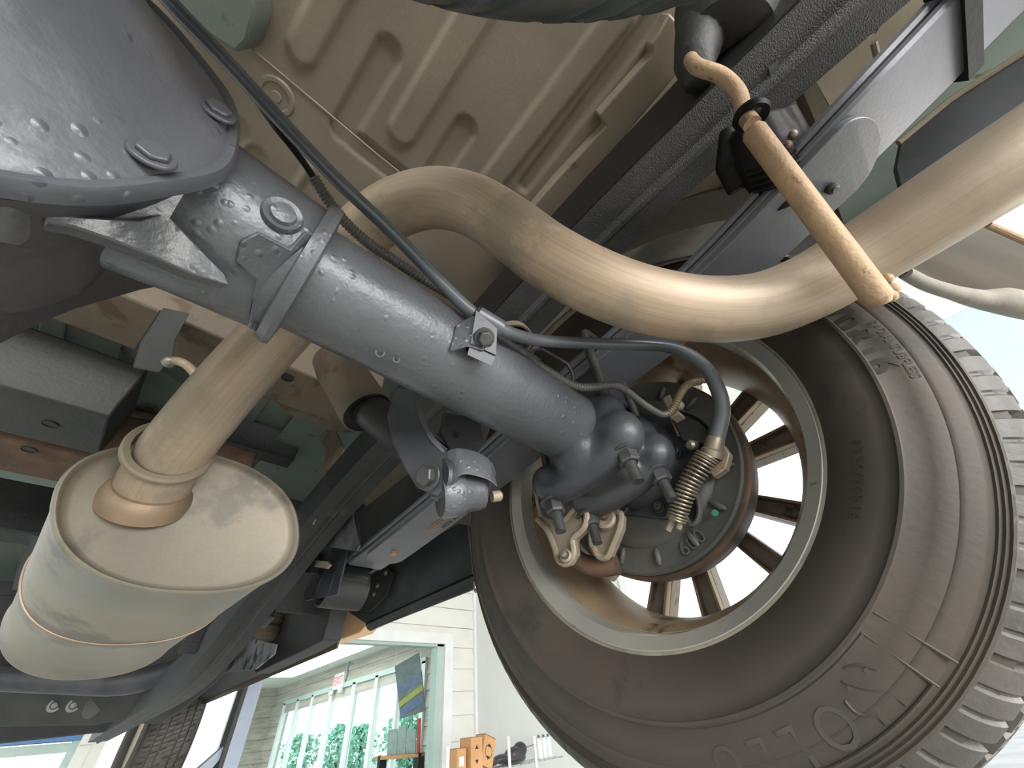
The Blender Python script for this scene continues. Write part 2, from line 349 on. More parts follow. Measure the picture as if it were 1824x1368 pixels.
for y, t in ((6.25, .05), (7.0, .03), (7.74, .05), (8.6, .06), (9.57, .06), (10.5, .04), (11.3, .05), (12.1, .05)):
    obj('mullion', span(WX-.05, WX+.03, y-t, y+t, -.9, .93), 'white_plain', w2)
ys = (6.25, 7.0, 7.74, 8.6, 9.57, 10.5, 11.3, 12.1)
for a, b in zip(ys, ys[1:]): obj('pane', span(WX, WX+.006, a+.06, b-.06, -.9, .9), 'glass', w2)
# far-left storefront window of the shop
w3 = struct('window_3', join(span(-3.4, .30, WY+1.0, WY+1.1, .20, .26), span(.30, .44, WY+1.0, WY+1.1, FLOOR, .27), span(-1.5, -1.42, WY+1.0, WY+1.1, FLOOR, .2), span(-3.4, -3.3, WY+1.0, WY+1.1, FLOOR, .26)), 'frame_green')
obj('pane', span(-3.3, .30, WY+1.04, WY+1.046, FLOOR, .2), 'glass', w3)
struct('trim_3', span(-3.4, .44, WY+.98, WY+1.1, .27, .32), 'sign_blue')
struct('ground_left', span(-12, WX-1, WY+1.6, 60, FLOOR-.2, FLOOR-.05), 'asphalt')
# outdoors
struct('ground', span(WX+.2, 40, -30, 60, FLOOR-.2, FLOOR-.05), 'asphalt')
def tree(x, y, h, r, label):
    t = thing('tree', label, 'tree', (x, y, FLOOR), 'trees outside the showroom windows')
    obj('trunk', tube([(x, y, FLOOR-.05), (x+.1, y, FLOOR+h*.5), (x, y+.1, FLOOR+h*.8)], [.16, .12, .06], 8), 'bark', t)
    vs, fs = [], []
    rr = random.Random(int(x*10+y))
    for i in range(900):
        a = rr.uniform(0, 2*PI); q = math.sqrt(rr.random()); zz = rr.random(); rad = r*math.sin(PI*(.12+.8*zz))*(.75+.3*math.sin(a*3+zz*7))
        c = V((x+math.cos(a)*rad*q, y+math.sin(a)*rad*q, FLOOR+h*(.25+.78*zz)))
        u = V((rr.gauss(0, 1), rr.gauss(0, 1), rr.gauss(0, 1))).normalized(); v = u.cross(V((rr.gauss(0, 1), rr.gauss(0, 1), rr.gauss(0, 1)))).normalized(); s = rr.uniform(.08, .17)
        k = len(vs); vs += [c-u*s, c+v*s*.6, c+u*s, c-v*s*.6]; fs.append((k, k+1, k+2, k+3))
    f = obj('foliage', (vs, fs), 'leaf_green', t, kind='stuff')
tree(13.5, 21.5, 2.6, 1.6, 'pale green bushy tree outside the rightmost showroom panes')
tree(13.5, 26.5, 2.3, 1.7, 'low round green tree seen through the middle showroom pane')
tree(14.5, 31.5, 2.6, 1.8, 'green tree behind the middle window mullions')
tree(14.5, 37.5, 2.5, 1.9, 'green tree seen through the leftmost showroom pane')
tree(13.5, 18.6, 3.1, 1.2, 'tallest green tree, beside the hanging poster')

# ------------------------------------------------------------------ things in the showroom and shop
ex_ = thing('exit_sign', 'white exit sign with red letters above the showroom windows', 'sign', at(604, 1213, x=WX-.06))
c = V(ex_.location)
obj('housing', span(c.x-.02, c.x+.03, c.y-.22, c.y+.22, c.z-.13, c.z+.13), 'white_plain', ex_, bev=.008)
obj('lettering', text_vf('EXIT', .2, lambda u, v, h: V((c.x-.022-h, c.y-u*.9, c.z+v)), .003), 'exit_red', ex_)
for q_ in (-.2, .2): obj('lamp_head', ball((c.x-.03, c.y+q_, c.z-.17), .05), 'white_plain', ex_)
obj('conduit', span(c.x+.02, c.x+.05, c.y-.25, c.y-.22, c.z, c.z+.3), 'display_grey', ex_)
# hanging poster (two sheets at the window)
pa, pb, pc, pd = at(703, 1187, y=6.0), at(748, 1161, y=5.55), at(758, 1266, y=5.55), at(713, 1281, y=6.0)
po = thing('poster', 'grey hanging poster with blue and yellow diagonal bands beside the window jamb', 'poster', (pa+pc)/2)
def pq(u0, v0, u1, v1, s=0.): # quad on the poster
    f = lambda u, v: (pa.lerp(pb, u)).lerp(pd.lerp(pc, u), v)
    return [f(u0, v0+s), f(u1, v0), f(u1, v1), f(u0, v1+s)]
obj('sheet', sheet(pq(0, 0, 1, 1), (.006, .003, 0)), 'poster_grey', po)
obj('blue_band', sheet(pq(.02, .34, .98, .50, .05), (-.004, -.002, 0)), 'poster_blue', po)
obj('yellow_band', sheet(pq(.02, .56, .98, .66, .14), (-.006, -.003, 0)), 'poster_yellow', po)
obj('lower_blue_band', sheet(pq(.02, .70, .98, .86, .12), (-.004, -.002, 0)), 'poster_blue', po)
for q_ in (pa, pb): obj('hanging_cord', tube([q_+V((0, 0, -.02)), V((q_.x, q_.y, ZS+.01))], .003, 6), 'white_plain', po)
obj('edge_rod', tube([pb, pb.lerp(pc, .35)], .006, 8), 'white_plain', po)
# wooden shelf with display panels
sa, sb = at(678, 1346, y=6.1), at(757, 1340, y=5.45)
sh = thing('wall_shelf', 'light wooden shelf behind the showroom glass', 'shelf', (sa+sb)/2)
n_ = (sb-sa).cross(V((0, 0, 1))).normalized()*.13
obj('board', prism([sa, sb, sb+n_, sa+n_], (0, 0, -.035)), 'shelf_wood', sh, bev=.003)
for q_, r_ in ((.9, 1.), (.1, .16)): obj('support', prism([sa.lerp(sb, q_), sa.lerp(sb, r_), sa.lerp(sb, r_)+n_, sa.lerp(sb, q_)+n_], (0, 0, FLOOR-sa.z)), 'black_plain', sh)
for i, (u0, u1, hh, mt, lb) in enumerate(((.22, .44, .24, 'display_grey', 'grey display panel with a red dot, leftmost on the wooden shelf'), (.46, .64, .26, 'display_grey', 'plain grey display panel in the middle of the wooden shelf'), (.66, .86, .22, 'display_grey', 'shorter grey display panel on the shelf next to the red one'), (.88, .95, .32, 'red_plain', 'narrow red display panel at the right end of the shelf'))):
    a, b = sa.lerp(sb, u0)+n_*.4, sa.lerp(sb, u1)+n_*.4; tilt = n_*.18
    t = thing('display_panel', lb, 'panel', (a+b)/2, 'display panels on the wooden shelf')
    obj('panel_body', prism([a, b, b+tilt+V((0, 0, hh)), a+tilt+V((0, 0, hh))], n_*.12), mt, t, bev=.002)
    if i == 0:
        cc = a.lerp(b, .5)+tilt*.5+V((0, 0, hh*.45))-n_*.02; obj('red_dot', disc(cc, -n_, .026, .004), 'red_plain', t)
# two-post lift column
px = at(448, 1290, y=3.0)
lf = thing('lift_post', 'blue-grey steel post of the vehicle lift with a black seal strip', 'lift', (.81, 3.05, FLOOR))
obj('column', join(span(.785, .86, 3.0, 3.1, FLOOR, 1.9)), 'blue_post', lf, bev=.004)
obj('seal_strip', span(.765, .785, 3.0, 3.1, FLOOR, 1.9), 'black_plain', lf)
obj('foot', prism([(.72, 2.98, FLOOR), (.93, 2.98, FLOOR), (.93, 3.12, FLOOR), (.72, 3.12, FLOOR)], (0, 0, .02)), 'blue_post', lf)
obj('base_arm', prism([(.62, 3.02, -.06), (.765, 3.02, .07), (.765, 3.02, .02), (.66, 3.02, -.12)], (0, .06, 0)), 'blue_post', lf)
# wire rack
rk = thing('wire_rack', 'chrome wire rack standing against the white shop wall', 'rack', (3.2, 3.6, FLOOR))
for (qx, qt) in ((798, 1330), (905, 1312), (951, 1311)):
    p = at(qx, qt, y=3.49); obj('post', tube([(p.x, 3.49, FLOOR), (p.x, 3.49, p.z)], .014, 10), 'white_plain', rk)
p0 = at(798, 1368, y=3.6)
SZ = -.235
obj('wire_shelf', join(*[tube([(2.6, yy, SZ), (4.0, yy, SZ)], .006, 6) for yy in (3.5, 3.6, 3.7, 3.8)], *[tube([(2.62+i*.11, 3.48, SZ), (2.62+i*.11, 3.82, SZ)], .004, 6) for i in range(13)]), 'chrome', rk)
obj('cross_wire', tube([at(951, 1326, y=3.49), at(925, 1336, y=3.49)], .003, 6), 'bolt_dark', rk)
for i, xx in enumerate((3.8, 3.87, 3.94)):
    t = thing('bottle', ['slim pale spray bottle at the left of three on the rack', 'slim pale spray bottle in the middle of three on the rack', 'slim pale spray bottle at the right of three on the rack'][i], 'bottle', (xx, 3.62, SZ), 'spray bottles on the rack')
    obj('bottle_body', lathe((xx, 3.62, SZ+.004), (0, 0, 1), [(0, .025), (.13, .025), (.145, .014), (.15, .012)], 14), 'white_plain', t)
    obj('cap', lathe((xx, 3.62, SZ+.154), (0, 0, 1), [(0, .012), (.02, .012), (.022, .008)], 12), 'bolt_dark', t)
def carton(c, hx, hy, hz, rot, label, marks, tilt=0.):
    c = V(c); rm = Matrix.Rotation(rot, 3, 'Z') @ Matrix.Rotation(tilt, 3, 'Y')
    X, Y, Z = rm @ V((hx, 0, 0)), rm @ V((0, hy, 0)), rm @ V((0, 0, hz))
    t = thing('cardboard_box', label, 'box', c-Z, 'cardboard boxes on the rack')
    obj('carton', box(c, X, Y, Z), 'cardboard', t, bev=.003)
    obj('flap', join(box(c+Z*1.02+X*.5, X*.5, Y*1.03, Z*.012), box(c+Z*1.02-X*.55, X*.45, Y*1.03, Z*.012)), 'cardboard_dark', t)
    if marks == 'window': obj('label_patch', box(c-Y*1.01, X*.5, Y*.01, Z*.35), 'white_plain', t)
    else:
        f = c-Y*1.012
        for s in (1, -1): obj('printed_arrow', prism([f+Z*.55*s, f+X*.3+Z*.3*s, f-X*.3+Z*.3*s], Y*.01), 'ink', t)
        if marks == 'ring': obj('printed_ring', lathe(f, Y, [(0, hx*.62), (.002, hx*.62), (.002, hx*.55), (0, hx*.55)], 24, close=True), 'ink', t)
carton((2.76, 3.62, -.155), .05, .06, .08, 0, 'small cardboard box with a white label, left of the other boxes', 'window')
carton((2.895, 3.6, -.125), .065, .08, .11, 0, 'tall upright cardboard box with printed black arrows', 'arrow')
carton((3.06, 3.62, -.12), .075, .06, .10, .1, 'leaning cardboard box printed with a ring, right of the upright box', 'ring', .32)
bg_ = thing('black_bag', 'crumpled black bag lying on the wire rack', 'bag', (3.4, 3.6, SZ))
blob('bag_body', [ball((3.14, 3.62, -.2), .05, s=(1.6, 1, .5)), ball((3.28, 3.62, -.185), .07, s=(1.5, 1, .5)), ball((3.42, 3.6, -.16), .08, s=(1.3, 1, .6)), ball((3.5, 3.6, -.14), .07, s=(1, 1, .8)), ball((3.4, 3.62, -.2), .1, s=(1.7, 1, .35))], 'bag_black', bg_, .012, 3)

# ================================================================== THE TRUCK
YA, ZA = .2, .264
def on_cyl(px_, py_, r):                # point where a view ray meets the axle tube of radius r
    d_ = ray(px_, py_); a_ = d_.y**2+d_.z**2; b_ = -2*(d_.y*YA+d_.z*ZA); c_ = YA**2+ZA**2-r*r
    return d_*((-b_-math.sqrt(max(0, b_*b_-4*a_*c_)))/(2*a_))
def strip(top, bot, off):               # plate spanned between two polylines, with thickness off
    vs = [V(p) for q in zip(top, bot) for p in q]; n = len(vs); off = V(off); vs = vs+[v+off for v in vs]; fs = []
    for i in range(0, n-2, 2): fs += [(i, i+1, i+3, i+2), (n+i, n+i+2, n+i+3, n+i+1), (i, i+2, n+i+2, n+i), (i+1, n+i+1, n+i+3, i+3)]
    fs += [(0, n, n+1, 1), (n-2, n-1, 2*n-1, 2*n-2)]; return vs, fs
# ------------------------------------------------------------------ rear axle
ax = thing('rear_axle', 'black painted rear axle housing with round differential cover', 'axle', (0, YA, ZA))
obj('axle_tube', lathe((0, YA, ZA), (1, 0, 0), [(0.0, .0425), (.12, .0425), (.36, .0425), (.42, .044)], 64), 'axle_paint', ax)
obj('weld_bead', lathe((.334, YA, ZA), (1, 0, 0), [(0, .0425), (.002, .045), (.006, .0452), (.009, .0425)], 48), 'axle_paint', ax)
obj('thick_tube', lathe((0, YA, ZA), (1, 0, 0), [(-.20, .072), (-.13, .062), (-.09, .056), (-.06, .0535), (-.005, .0515), (0, .05)], 64), 'axle_paint', ax)
obj('collar', lathe((0, YA, ZA), (1, 0, 0), [(-.007, .0515), (-.006, .0565), (-.001, .0585), (.003, .0575), (.005, .043)], 64), 'axle_paint', ax)
def cyl_patch(x, a, r0, r1, pts):       # raised pad wrapped on the tube: pts = (dx, da)
    n = len(pts); f = lambda p, r: V((x+p[0], YA-math.cos(a+p[1])*r, ZA-math.sin(a+p[1])*r))
    vs = [f(p, r0) for p in pts]+[f(p, r1) for p in pts]
    return vs, [tuple(range(n)), tuple(range(n, 2*n))]+[(i, (i+1) % n, n+(i+1) % n, n+i) for i in range(n)]
tabp = [(-.003, -.62), (-.011, -.55), (-.013, -.28), (-.030, -.26), (-.035, -.08), (-.032, .16), (-.019, .22), (-.015, .5), (-.012, 1.0), (-.003, 1.0)]
obj('collar_tab', cyl_patch(0, 1.0, .048, .0565, tabp[::-1]), 'axle_paint', ax, bev=.0018)
pb_ = on_cyl(503, 384, .0525); nb_ = (pb_-V((pb_.x, YA, ZA))).normalized()
obj('plug', lathe(pb_-nb_*.003, nb_, [(0, .0118), (.003, .0118), (.0055, .0108), (.0045, .0078), (.007, .0068), (.0075, .001)], 28), 'axle_paint', ax)
# differential cover: dished plate with lobed rim
CC = V((-.170, .137, .226)); CR = .1165
cn = V((.0, -1, -.03)).normalized()
def rimr(a): return 1+.010*math.cos(10*a)
def cover(prof, n=90):
    a_, u, v = basis(cn); vs, fs = [], []
    for h, r in prof:
        for j in range(n):
            a = 2*PI*j/n; q = rimr(a) if r > .1 else 1
            vs.append(CC+a_*h+(u*math.cos(a)+v*math.sin(a))*r*q)
    for i in range(len(prof)-1):
        for j in range(n): fs.append((i*n+j, i*n+(j+1) % n, (i+1)*n+(j+1) % n, (i+1)*n+j))
    fs.append(tuple((len(prof)-1)*n+j for j in range(n))); return vs, fs
obj('differential_cover', cover([(-.006, .115), (-.006, CR), (-.001, CR+.001), (.0025, CR-.001), (.0025, CR-.004), (.001, CR-.006), (.004, .106), (.006, .098), (.013, .089), (.024, .078), (.036, .062), (.044, .045), (.048, .024), (.049, .004)]), 'cover_paint', ax, ang=60)
obj('cover_gasket', cover([(-.010, .112), (-.010, CR-.004), (-.006, CR-.004), (-.006, .11)]), 'black_rubber', ax)
_, u_, v_ = basis(cn)
for (bx, by) in ((370, 200), (270, 280)):
    p = at(bx, by, y=CC.y-.004); a = math.atan2((p-CC).dot(v_), (p-CC).dot(u_)); p = CC+(u_*math.cos(a)+v_*math.sin(a))*.1045+cn*.0055
    bolt(ax, p, cn, .0062, .0022, a, 'cover_paint', 'cover_bolt')
for a in np.arange(0, 2*PI, PI/5):
    p = CC+(u_*math.cos(a+.3)+v_*math.sin(a+.3))*.1115+cn*.004
    if p.z > .24 and p.x < -.13: bolt(ax, p, cn, .0062, .0022, a, 'cover_paint', 'cover_bolt')
# carrier casting behind cover and pinion nose going forward
blob('carrier_casting', [lathe(CC-cn*.012, -cn, [(0, .110), (.02, .102), (.06, .088), (.12, .075)], 40), ball((-.19, .25, .25), .085), lathe((-.10, .2, .262), (-1, 0, 0), [(0, .050), (.06, .066), (.1, .07)], 32)], 'axle_dark', ax, .004, 6)
def D(l): return [at(a_, b_, d=c_) for a_, b_, c_ in l]
obj('housing_flank', strip(D([(-80, 370, .15), (0, 372, .165), (90, 378, .185), (180, 400, .205), (290, 430, .235), (350, 460, .255), (400, 470, .275), (470, 495, .29)]),
    D([(-80, 650, .19), (0, 612, .205), (60, 580, .22), (130, 551, .24), (250, 516, .262), (330, 501, .277), (385, 494, .288), (475, 562, .30)]), ray(200, 470)*.05), 'axle_dark', ax, ang=60, bev=.003)
obj('carrier_face', strip(D([(20, 335, .150), (100, 332, .158), (200, 338, .166), (300, 325, .182), (335, 332, .19)]), D([(20, 378, .152), (100, 376, .160), (180, 388, .168), (250, 396, .178), (300, 392, .186)]), ray(200, 370)*.03), 'axle_paint', ax, ang=50)
obj('web_rib', strip(D([(82, 372, .148), (140, 385, .157), (250, 392, .172), (296, 378, .186), (345, 430, .196), (400, 488, .212)]), D([(78, 394, .148), (130, 404, .155), (200, 428, .167), (270, 456, .182), (340, 488, .200), (410, 508, .212)]), V((-.004, .012, .006))), 'axle_paint', ax, bev=.001, ang=50)
obj('carrier_rib', strip(D([(-60, 325, .125), (30, 322, .130), (95, 320, .140), (120, 330, .150)]), D([(-60, 395, .135), (0, 392, .138), (40, 402, .145), (82, 372, .150)]), V((-.004, .02, .006))), 'axle_paint', ax, bev=.003, ang=50)
# bracket for cable on the tube
pbk = at(842, 610, d=.338)
bx_ = at(850, 605, d=.335)
e1 = (at(870, 590, d=.335)-at(820, 560, d=.335)).normalized()
def quad(*p, off, mat, par, name, bev=.0008): return obj(name, prism([at(a, b, d=c_) for a, b, c_ in p], off), mat, par, bev=bev)
vw = ray(840, 610).normalized()
cb = obj('cable_bracket', strip([on_cyl(812, 578, .0455), on_cyl(842, 562, .054), at(866, 566, d=.312)], [on_cyl(799, 628, .0455), on_cyl(832, 618, .056), at(862, 626, d=.304)], vw*.035), 'axle_paint', ax, bev=.0014, ang=50)
obj('bracket_tongue', join(strip(D([(848, 552, .309), (886, 585, .316)]), D([(838, 612, .301), (884, 633, .309)]), vw*.003), strip(D([(838, 612, .303), (884, 633, .311)]), D([(832, 632, .300), (876, 652, .307)]), vw*.003+V((0, 0, .003))),
    strip(D([(832, 632, .300), (876, 652, .307)]), D([(828, 612, .32), (872, 632, .327)]), V((0, .001, .002)))), 'axle_dark', cb, bev=.0007)
bolt(cb, at(862, 602, d=.306), -vw+V((.25, 0, 0)), .0066, .006, .4, 'bolt_dark', 'bolt')
obj('stamped_mark', join(lathe(on_cyl(677, 628, .0432), ray(677, 628), [(0, .0036), (.001, .0036), (.001, .0025), (0, .0025)], 20, close=True), lathe(on_cyl(706, 640, .0432), ray(706, 640), [(0, .0028), (.001, .0028), (.001, .0018), (0, .0018)], 12, close=True)), 'axle_paint', ax)
# small brackets on the tube near the spring
tb = obj('tube_bracket', prism([at(925, 612, d=.41), at(965, 640, d=.41), at(950, 655, d=.40), at(935, 660, d=.395), at(912, 640, d=.39)], (0, .01, .01)), 'axle_dark', ax, bev=.001)
obj('bracket_plate', prism([at(935, 655, d=.40), at(1022, 710, d=.42), at(1025, 725, d=.42), at(960, 690, d=.40), at(930, 668, d=.39)], (0, .02, .02)), 'axle_dark', ax, bev=.001)
obj('bracket_loop', tube([at(a, b, d=.425) for a, b in ((930, 655), (950, 625), (965, 622), (1010, 648), (1020, 665), (1022, 700))], .0022, 8), 'axle_dark', ax)
# spring saddle blob: two arched ribs with nut bosses
NI, NO = .333, .402
def sp(px_, py_, x): return at(px_, py_, x=x)
P_ri, P_fi = V((NI, .148, .225)), V((NI, .255, .212))
P_ro, P_fo = V((NO, .148, .225)), V((NO, .255, .212))
dn = V((0, -.08, -1)).normalized()
def arch(x, p, q):
    m = (p+q)/2; m.z = ZA-.052
    pts = smooth([p+V((0, -.002, .002)), p*.7+m*.3+V((0, 0, -.006)), m+V((0, 0, -.004)), q*.7+m*.3+V((0, 0, -.004)), q+V((0, 0, .004))], 6)
    return [tube(pts, [.021]*len(pts), 20), ball(p+V((0, -.003, .004)), .0255, s=(1, 1, 1.1)), ball(q+V((0, 0, .006)), .0235), ball(p+V((0, .004, .035)), .021, s=(1, 1, 1.4))]
sad = blob('spring_saddle', arch(NI, P_ri, P_fi)+arch(NO, P_ro, P_fo)+[box(((NI+NO)/2, .2, ZA-.046), .045, .04, .012), tube([(.315, YA, ZA), (.43, YA, ZA)], .047, 32), box(((NI+NO)/2, .2, ZA-.052), .02, .03, .012), ball((NI-.004, .2, ZA-.03), .036), tube([P_ri+V((0, .01, .01)), P_ro+V((0, .01, .01))], .014), tube([P_fi+V((0, -.01, .01)), P_fo+V((0, -.01, .01))], .014)], 'axle_dark', ax, .0028, 22)
for p in (P_ri, P_ro, P_fi, P_fo):
    stud_nut(ax, p-V((0, 0, .0165))+dn*.004, dn, .0118, .013, .022, .0062, rnd.random())
# axle end bell + flange
obj('axle_end', lathe((0, YA, ZA), (1, 0, 0), [(.405, .05), (.43, .054), (.442, .062), (.455, .066), (.47, .066)], 48), 'axle_dark', ax, ang=60)

# ------------------------------------------------------------------ leaf spring
def curve_z(pts, n=40):                 # smooth path in a plane of constant x
    return smooth(pts, n//(len(pts)-1)+1)
LX0, LX1 = .334, .414; LXM = (LX0+LX1)/2; LW = (LX1-LX0)/2
def _toe(x, y, z_):                     # the spring runs slightly lower and further inboard behind the axle
    k_ = min(1., max(0., (-.0-y)/.22)); k_ = 1-.11*k_*k_*(3-2*k_); return (x*k_+.004*(1-k_)/.11, y*k_, z_*k_)
main = smooth([_toe(*p) for p in ((LXM, -.62, .52), (LXM, -.42, .497), (LXM, -.30, .462), (LXM, -.2, .432), (LXM, -.02, .379), (LXM, .10, .362), (LXM, .2, .352), (LXM, .36, .327), (LXM, .56, .305), (LXM, .77, .288), (LXM, .86, .287))], 6)
def leaf(path, off, th, w=LW, trim=(0, None), rnd_end=None):
    p = path[trim[0]:trim[1]]
    prof = [(-w+.003, off), (w-.003, off), (w, off+.003), (w, off+th-.003), (w-.003, off+th), (-w+.003, off+th), (-w, off+th-.003), (-w, off+.003)]
    return sweep(prof, p)
ls = thing('leaf_spring', 'dark grey multi-leaf spring running beside the frame rail', 'leaf spring', (LXM, YA, .352))
obj('main_leaf', leaf(main, .0125, .011), 'leaf_steel', ls)
obj('second_leaf', leaf(main, -.0005, .011, LW-.0012, (2, 58)), 'leaf_steel', ls)
# helper leaf with rounded ends (outline rounded in plan)
def round_leaf(path, off, th, w, i0, i1, er):
    p = path[i0:i1]; s = [0]
    for a, b in zip(p, p[1:]): s.append(s[-1]+(b-a).length)
    vs, fs = [], []; T = s[-1]
    smp = sorted(set(list(np.linspace(0, er, 12))+list(np.linspace(er, T-er, 30))+list(np.linspace(T-er, T, 12))))
    k = 0
    for q in smp:
        k = max(i for i in range(len(s)-1) if s[i] <= q+1e-9); f = (q-s[k])/(s[k+1]-s[k]); c_ = p[k].lerp(p[k+1], min(1, f)); t = (p[k+1]-p[k]).normalized(); nn = V((1, 0, 0)).cross(t)
        e = min(q, T-q); ww = w*math.sqrt(max(.02, 1-(1-min(1, e/er))**2)) if e < er else w
        for a, b in ((-ww, off), (ww, off), (ww, off+th), (-ww, off+th)): vs.append(c_+V((a, 0, 0))+nn*b)
    m = len(smp)
    for i in range(m-1):
        for j in range(4): fs.append((i*4+j, i*4+(j+1) % 4, i*4+4+(j+1) % 4, i*4+4+j))
    fs += [(0, 1, 2, 3), tuple((m-1)*4+j for j in range(4))]; return vs, fs
hl = obj('helper_leaf', round_leaf(main, -.0105, .009, LW-.001, 17, 55, .032), 'leaf_steel', ls, bev=.001)
rv = at(1547, 320, x=.372)
obj('rivet', join(lathe(main[19]+V((.010, .006, -.0165)), (0, .12, 1), [(0, .004), (.001, .0055), (.006, .0055), (.007, .004)], 16), lathe(main[19]+V((.010, .006, -.0185)), (0, .12, 1), [(0, .003), (.003, .0035)], 12)), 'bolt_dark', ls)
obj('rivet', lathe(main[52]+V((0, 0, -.0165)), (0, .05, 1), [(0, .004), (.001, .0055), (.006, .0055), (.007, .004)], 16), 'orange_mark', ls, label='tan coloured rivet head')
def on_leaf(cx, cy, s=1.):             # text on the underside of the leaf, reading toward the rear
    return lambda u, v, h: V((cx-v, cy-u, at(0, 0, z=.1).z*0+np.interp(cy-u, [p.y for p in main], [p.z for p in main])-.0112-h))
obj('part_number', text_vf('52881LM17', .014, on_leaf(.383, .565), .0009, 1.15), 'orange_mark', ls)
obj('serial_stamp', text_vf('8TYH 648', .010, on_leaf(.402, .555), .0009, 1.3), 'grey_mark', ls)
obj('spring_eye', lathe((LX0-.004, .885, .282), (1, 0, 0), [(0, .017), (0, .027), (.07, .027), (.07, .017)], 32, close=True), 'leaf_edge', ls)
obj('eye_bushing', lathe((LX0-.008, .885, .282), (1, 0, 0), [(0, .007), (0, .0168), (.078, .0168), (.078, .007)], 24, close=True), 'black_rubber', ls)
# clip at upper right
cl = [(-LW-.004, -.006), (LW+.004, -.006), (LW+.004, .022), (LW, .022), (LW, -.003), (-LW, -.003), (-LW, .022), (-LW-.004, .022)]
obj('spring_clip', sweep(cl, [main[10]+V((0, 0, 0)), main[10]+(main[11]-main[10]).normalized()*.016]), 'black_rubber', ls)
obj('axle_pad', box((LXM, YA, ZA+.062), .034, .05, .022), 'axle_dark', ls, bev=.003)
# U-bolts over the spring
for i, yy in enumerate((.148, .255)):
    t = thing('u_bolt', ['rear u-bolt clamping the leaf spring to the axle', 'front u-bolt clamping the leaf spring to the axle'][i], 'bolt', (LXM, yy, .3), 'u-bolts around the axle')
    obj('u_bar', tube(smooth([(NI, yy, .235), (NI, yy, .34), (NI, yy, .40), (NI+.008, yy, .415), (LXM, yy, .418), (NO-.008, yy, .415), (NO, yy, .40), (NO, yy, .34), (NO, yy, .235)], 4), .0062, 12), 'bolt_dark', t)

# ------------------------------------------------------------------ frame rail (boxed, kicked up over the axle)
fr = thing('frame_rail', 'black undercoated frame rail arching over the rear axle', 'frame', (.28, 0, .5))
fy = smooth([(.285, -.75, .50), (.285, -.45, .50), (.285, -.2, .50), (.285, .0, .497), (.285, .14, .485), (.281, .25, .462), (.270, .42, .423), (.255, .62, .38), (.242, .80, .315), (.236, 1.0, .24), (.236, 1.2, .18), (.236, 1.5, .140), (.236, 2.2, .13), (.236, 3.0, .125)], 5)
prof = [(-.042, .0), (-.03, 0), (-.012, .0), (-.006, -.006), (.000, -.006), (.006, 0), (.042, 0), (.042, .08), (-.042, .08)]
k = 23
obj('rail_shade_sheet', sweep([(-.0445, .003), (-.0425, .003), (-.0425, .082), (-.0445, .082)], fy[:33]), 'black_plain', fr)  # black sheet over the rail's inner side, standing in for its shade
prof = [(-a, b) for a, b in prof][::-1]
obj('rear_box', sweep(prof, fy[:33]), 'undercoat', fr, bev=.0)
obj('front_box', sweep([(a*.80, b) for a, b in prof], fy[32:]), 'rail_dark', fr)
0 and obj('rail_seam', sweep([(-.048, .002), (-.0415, .002), (-.0415, .006), (-.048, .006)], fy[:33]), 'rusty_panel', fr)
def hole(par, p, nrm, r, name='hole', sy=1.):
    obj(name, lathe(V(p), nrm, [(0, r), (.0012, r), (.0014, r*.86), (.0004, r*.85), (.0002, .0001)], 24, sy=sy), 'black_plain', par)
hole(fr, (.296, .145, .4828), (0, .1, -1), .0062)
hole(fr, at(633, 862, z=.3745), (0, -.25, -1), .011)
obj('chipped_patch', prism([at(1368, 120, z=.499), at(1385, 108, z=.499), at(1390, 130, z=.499), at(1380, 150, z=.499), at(1372, 142, z=.499)], (0, 0, -.001)), 'leaf_steel', fr)
# bump stop cup with flaking rust
bs = thing('bump_stop', 'rubber bump stop cup with flaking orange rust behind the axle tube', 'bump stop', at(905, 600, z=.44))
c0 = at(912, 598, z=.435); an = (at(912, 598, z=.435)-at(890, 640, z=.36)).normalized()
an = V((0, .12, 1)).normalized()
obj('cup', lathe(c0+V((0, 0, -.012)), an, [(.012, .028), (.0, .031), (-.003, .0305), (-.003, .0275), (.004, .026), (.010, .026), (.010, .001)], 36), 'sill_paint', bs, ang=50)
r2 = random.Random(3); fl = []
for i in range(26):
    a, q = r2.uniform(0, 2*PI), r2.uniform(0, .024); fl.append(ball(c0+V((math.cos(a)*q, math.sin(a)*q, -.008+r2.uniform(-.008, .004))), r2.uniform(.003, .007), 4, s=(1.3, .8, .6)))
obj('rubber_core', join(*fl), 'black_rubber', bs, ang=10, kind='stuff')
fl = []
for i in range(20):
    q_ = r2.random(); p = at(890+32*q_+r2.uniform(-4, 4), 610+20*q_+r2.uniform(-6, 6), z=.40+r2.uniform(-.01, .01)); fl.append(ball(p, r2.uniform(.003, .006), 4, s=(1.2, .9, .8)))
obj('rust_flakes', join(*fl), 'flake_rust', bs, ang=10, kind='stuff')

# ------------------------------------------------------------------ exhaust
def P(l): return [at(a, b, d=c_) for a, b, c_ in l]
pipe_pts = P([(262, 892, .384), (300, 820, .382), (375, 725, .385), (450, 640, .395), (520, 565, .408), (585, 485, .42), (640, 420, .425), (700, 374, .42), (770, 354, .41), (840, 366, .395), (905, 405, .375), (975, 457, .36), (1060, 503, .352), (1150, 535, .35), (1250, 551, .352), (1350, 545, .352), (1440, 511, .345), (1530, 458, .33), (1620, 402, .31), (1720, 338, .29), (1824, 272, .275), (1950, 192, .262), (2080, 120, .252)])
ep = thing('exhaust_pipe', 'tan heat-stained steel exhaust pipe curving over the axle', 'exhaust pipe', pipe_pts[10])
add_tuv(obj('pipe', tube(smooth(pipe_pts, 5), .0315, 40), 'pipe_streaked', ep), 40, smooth(pipe_pts, 5))
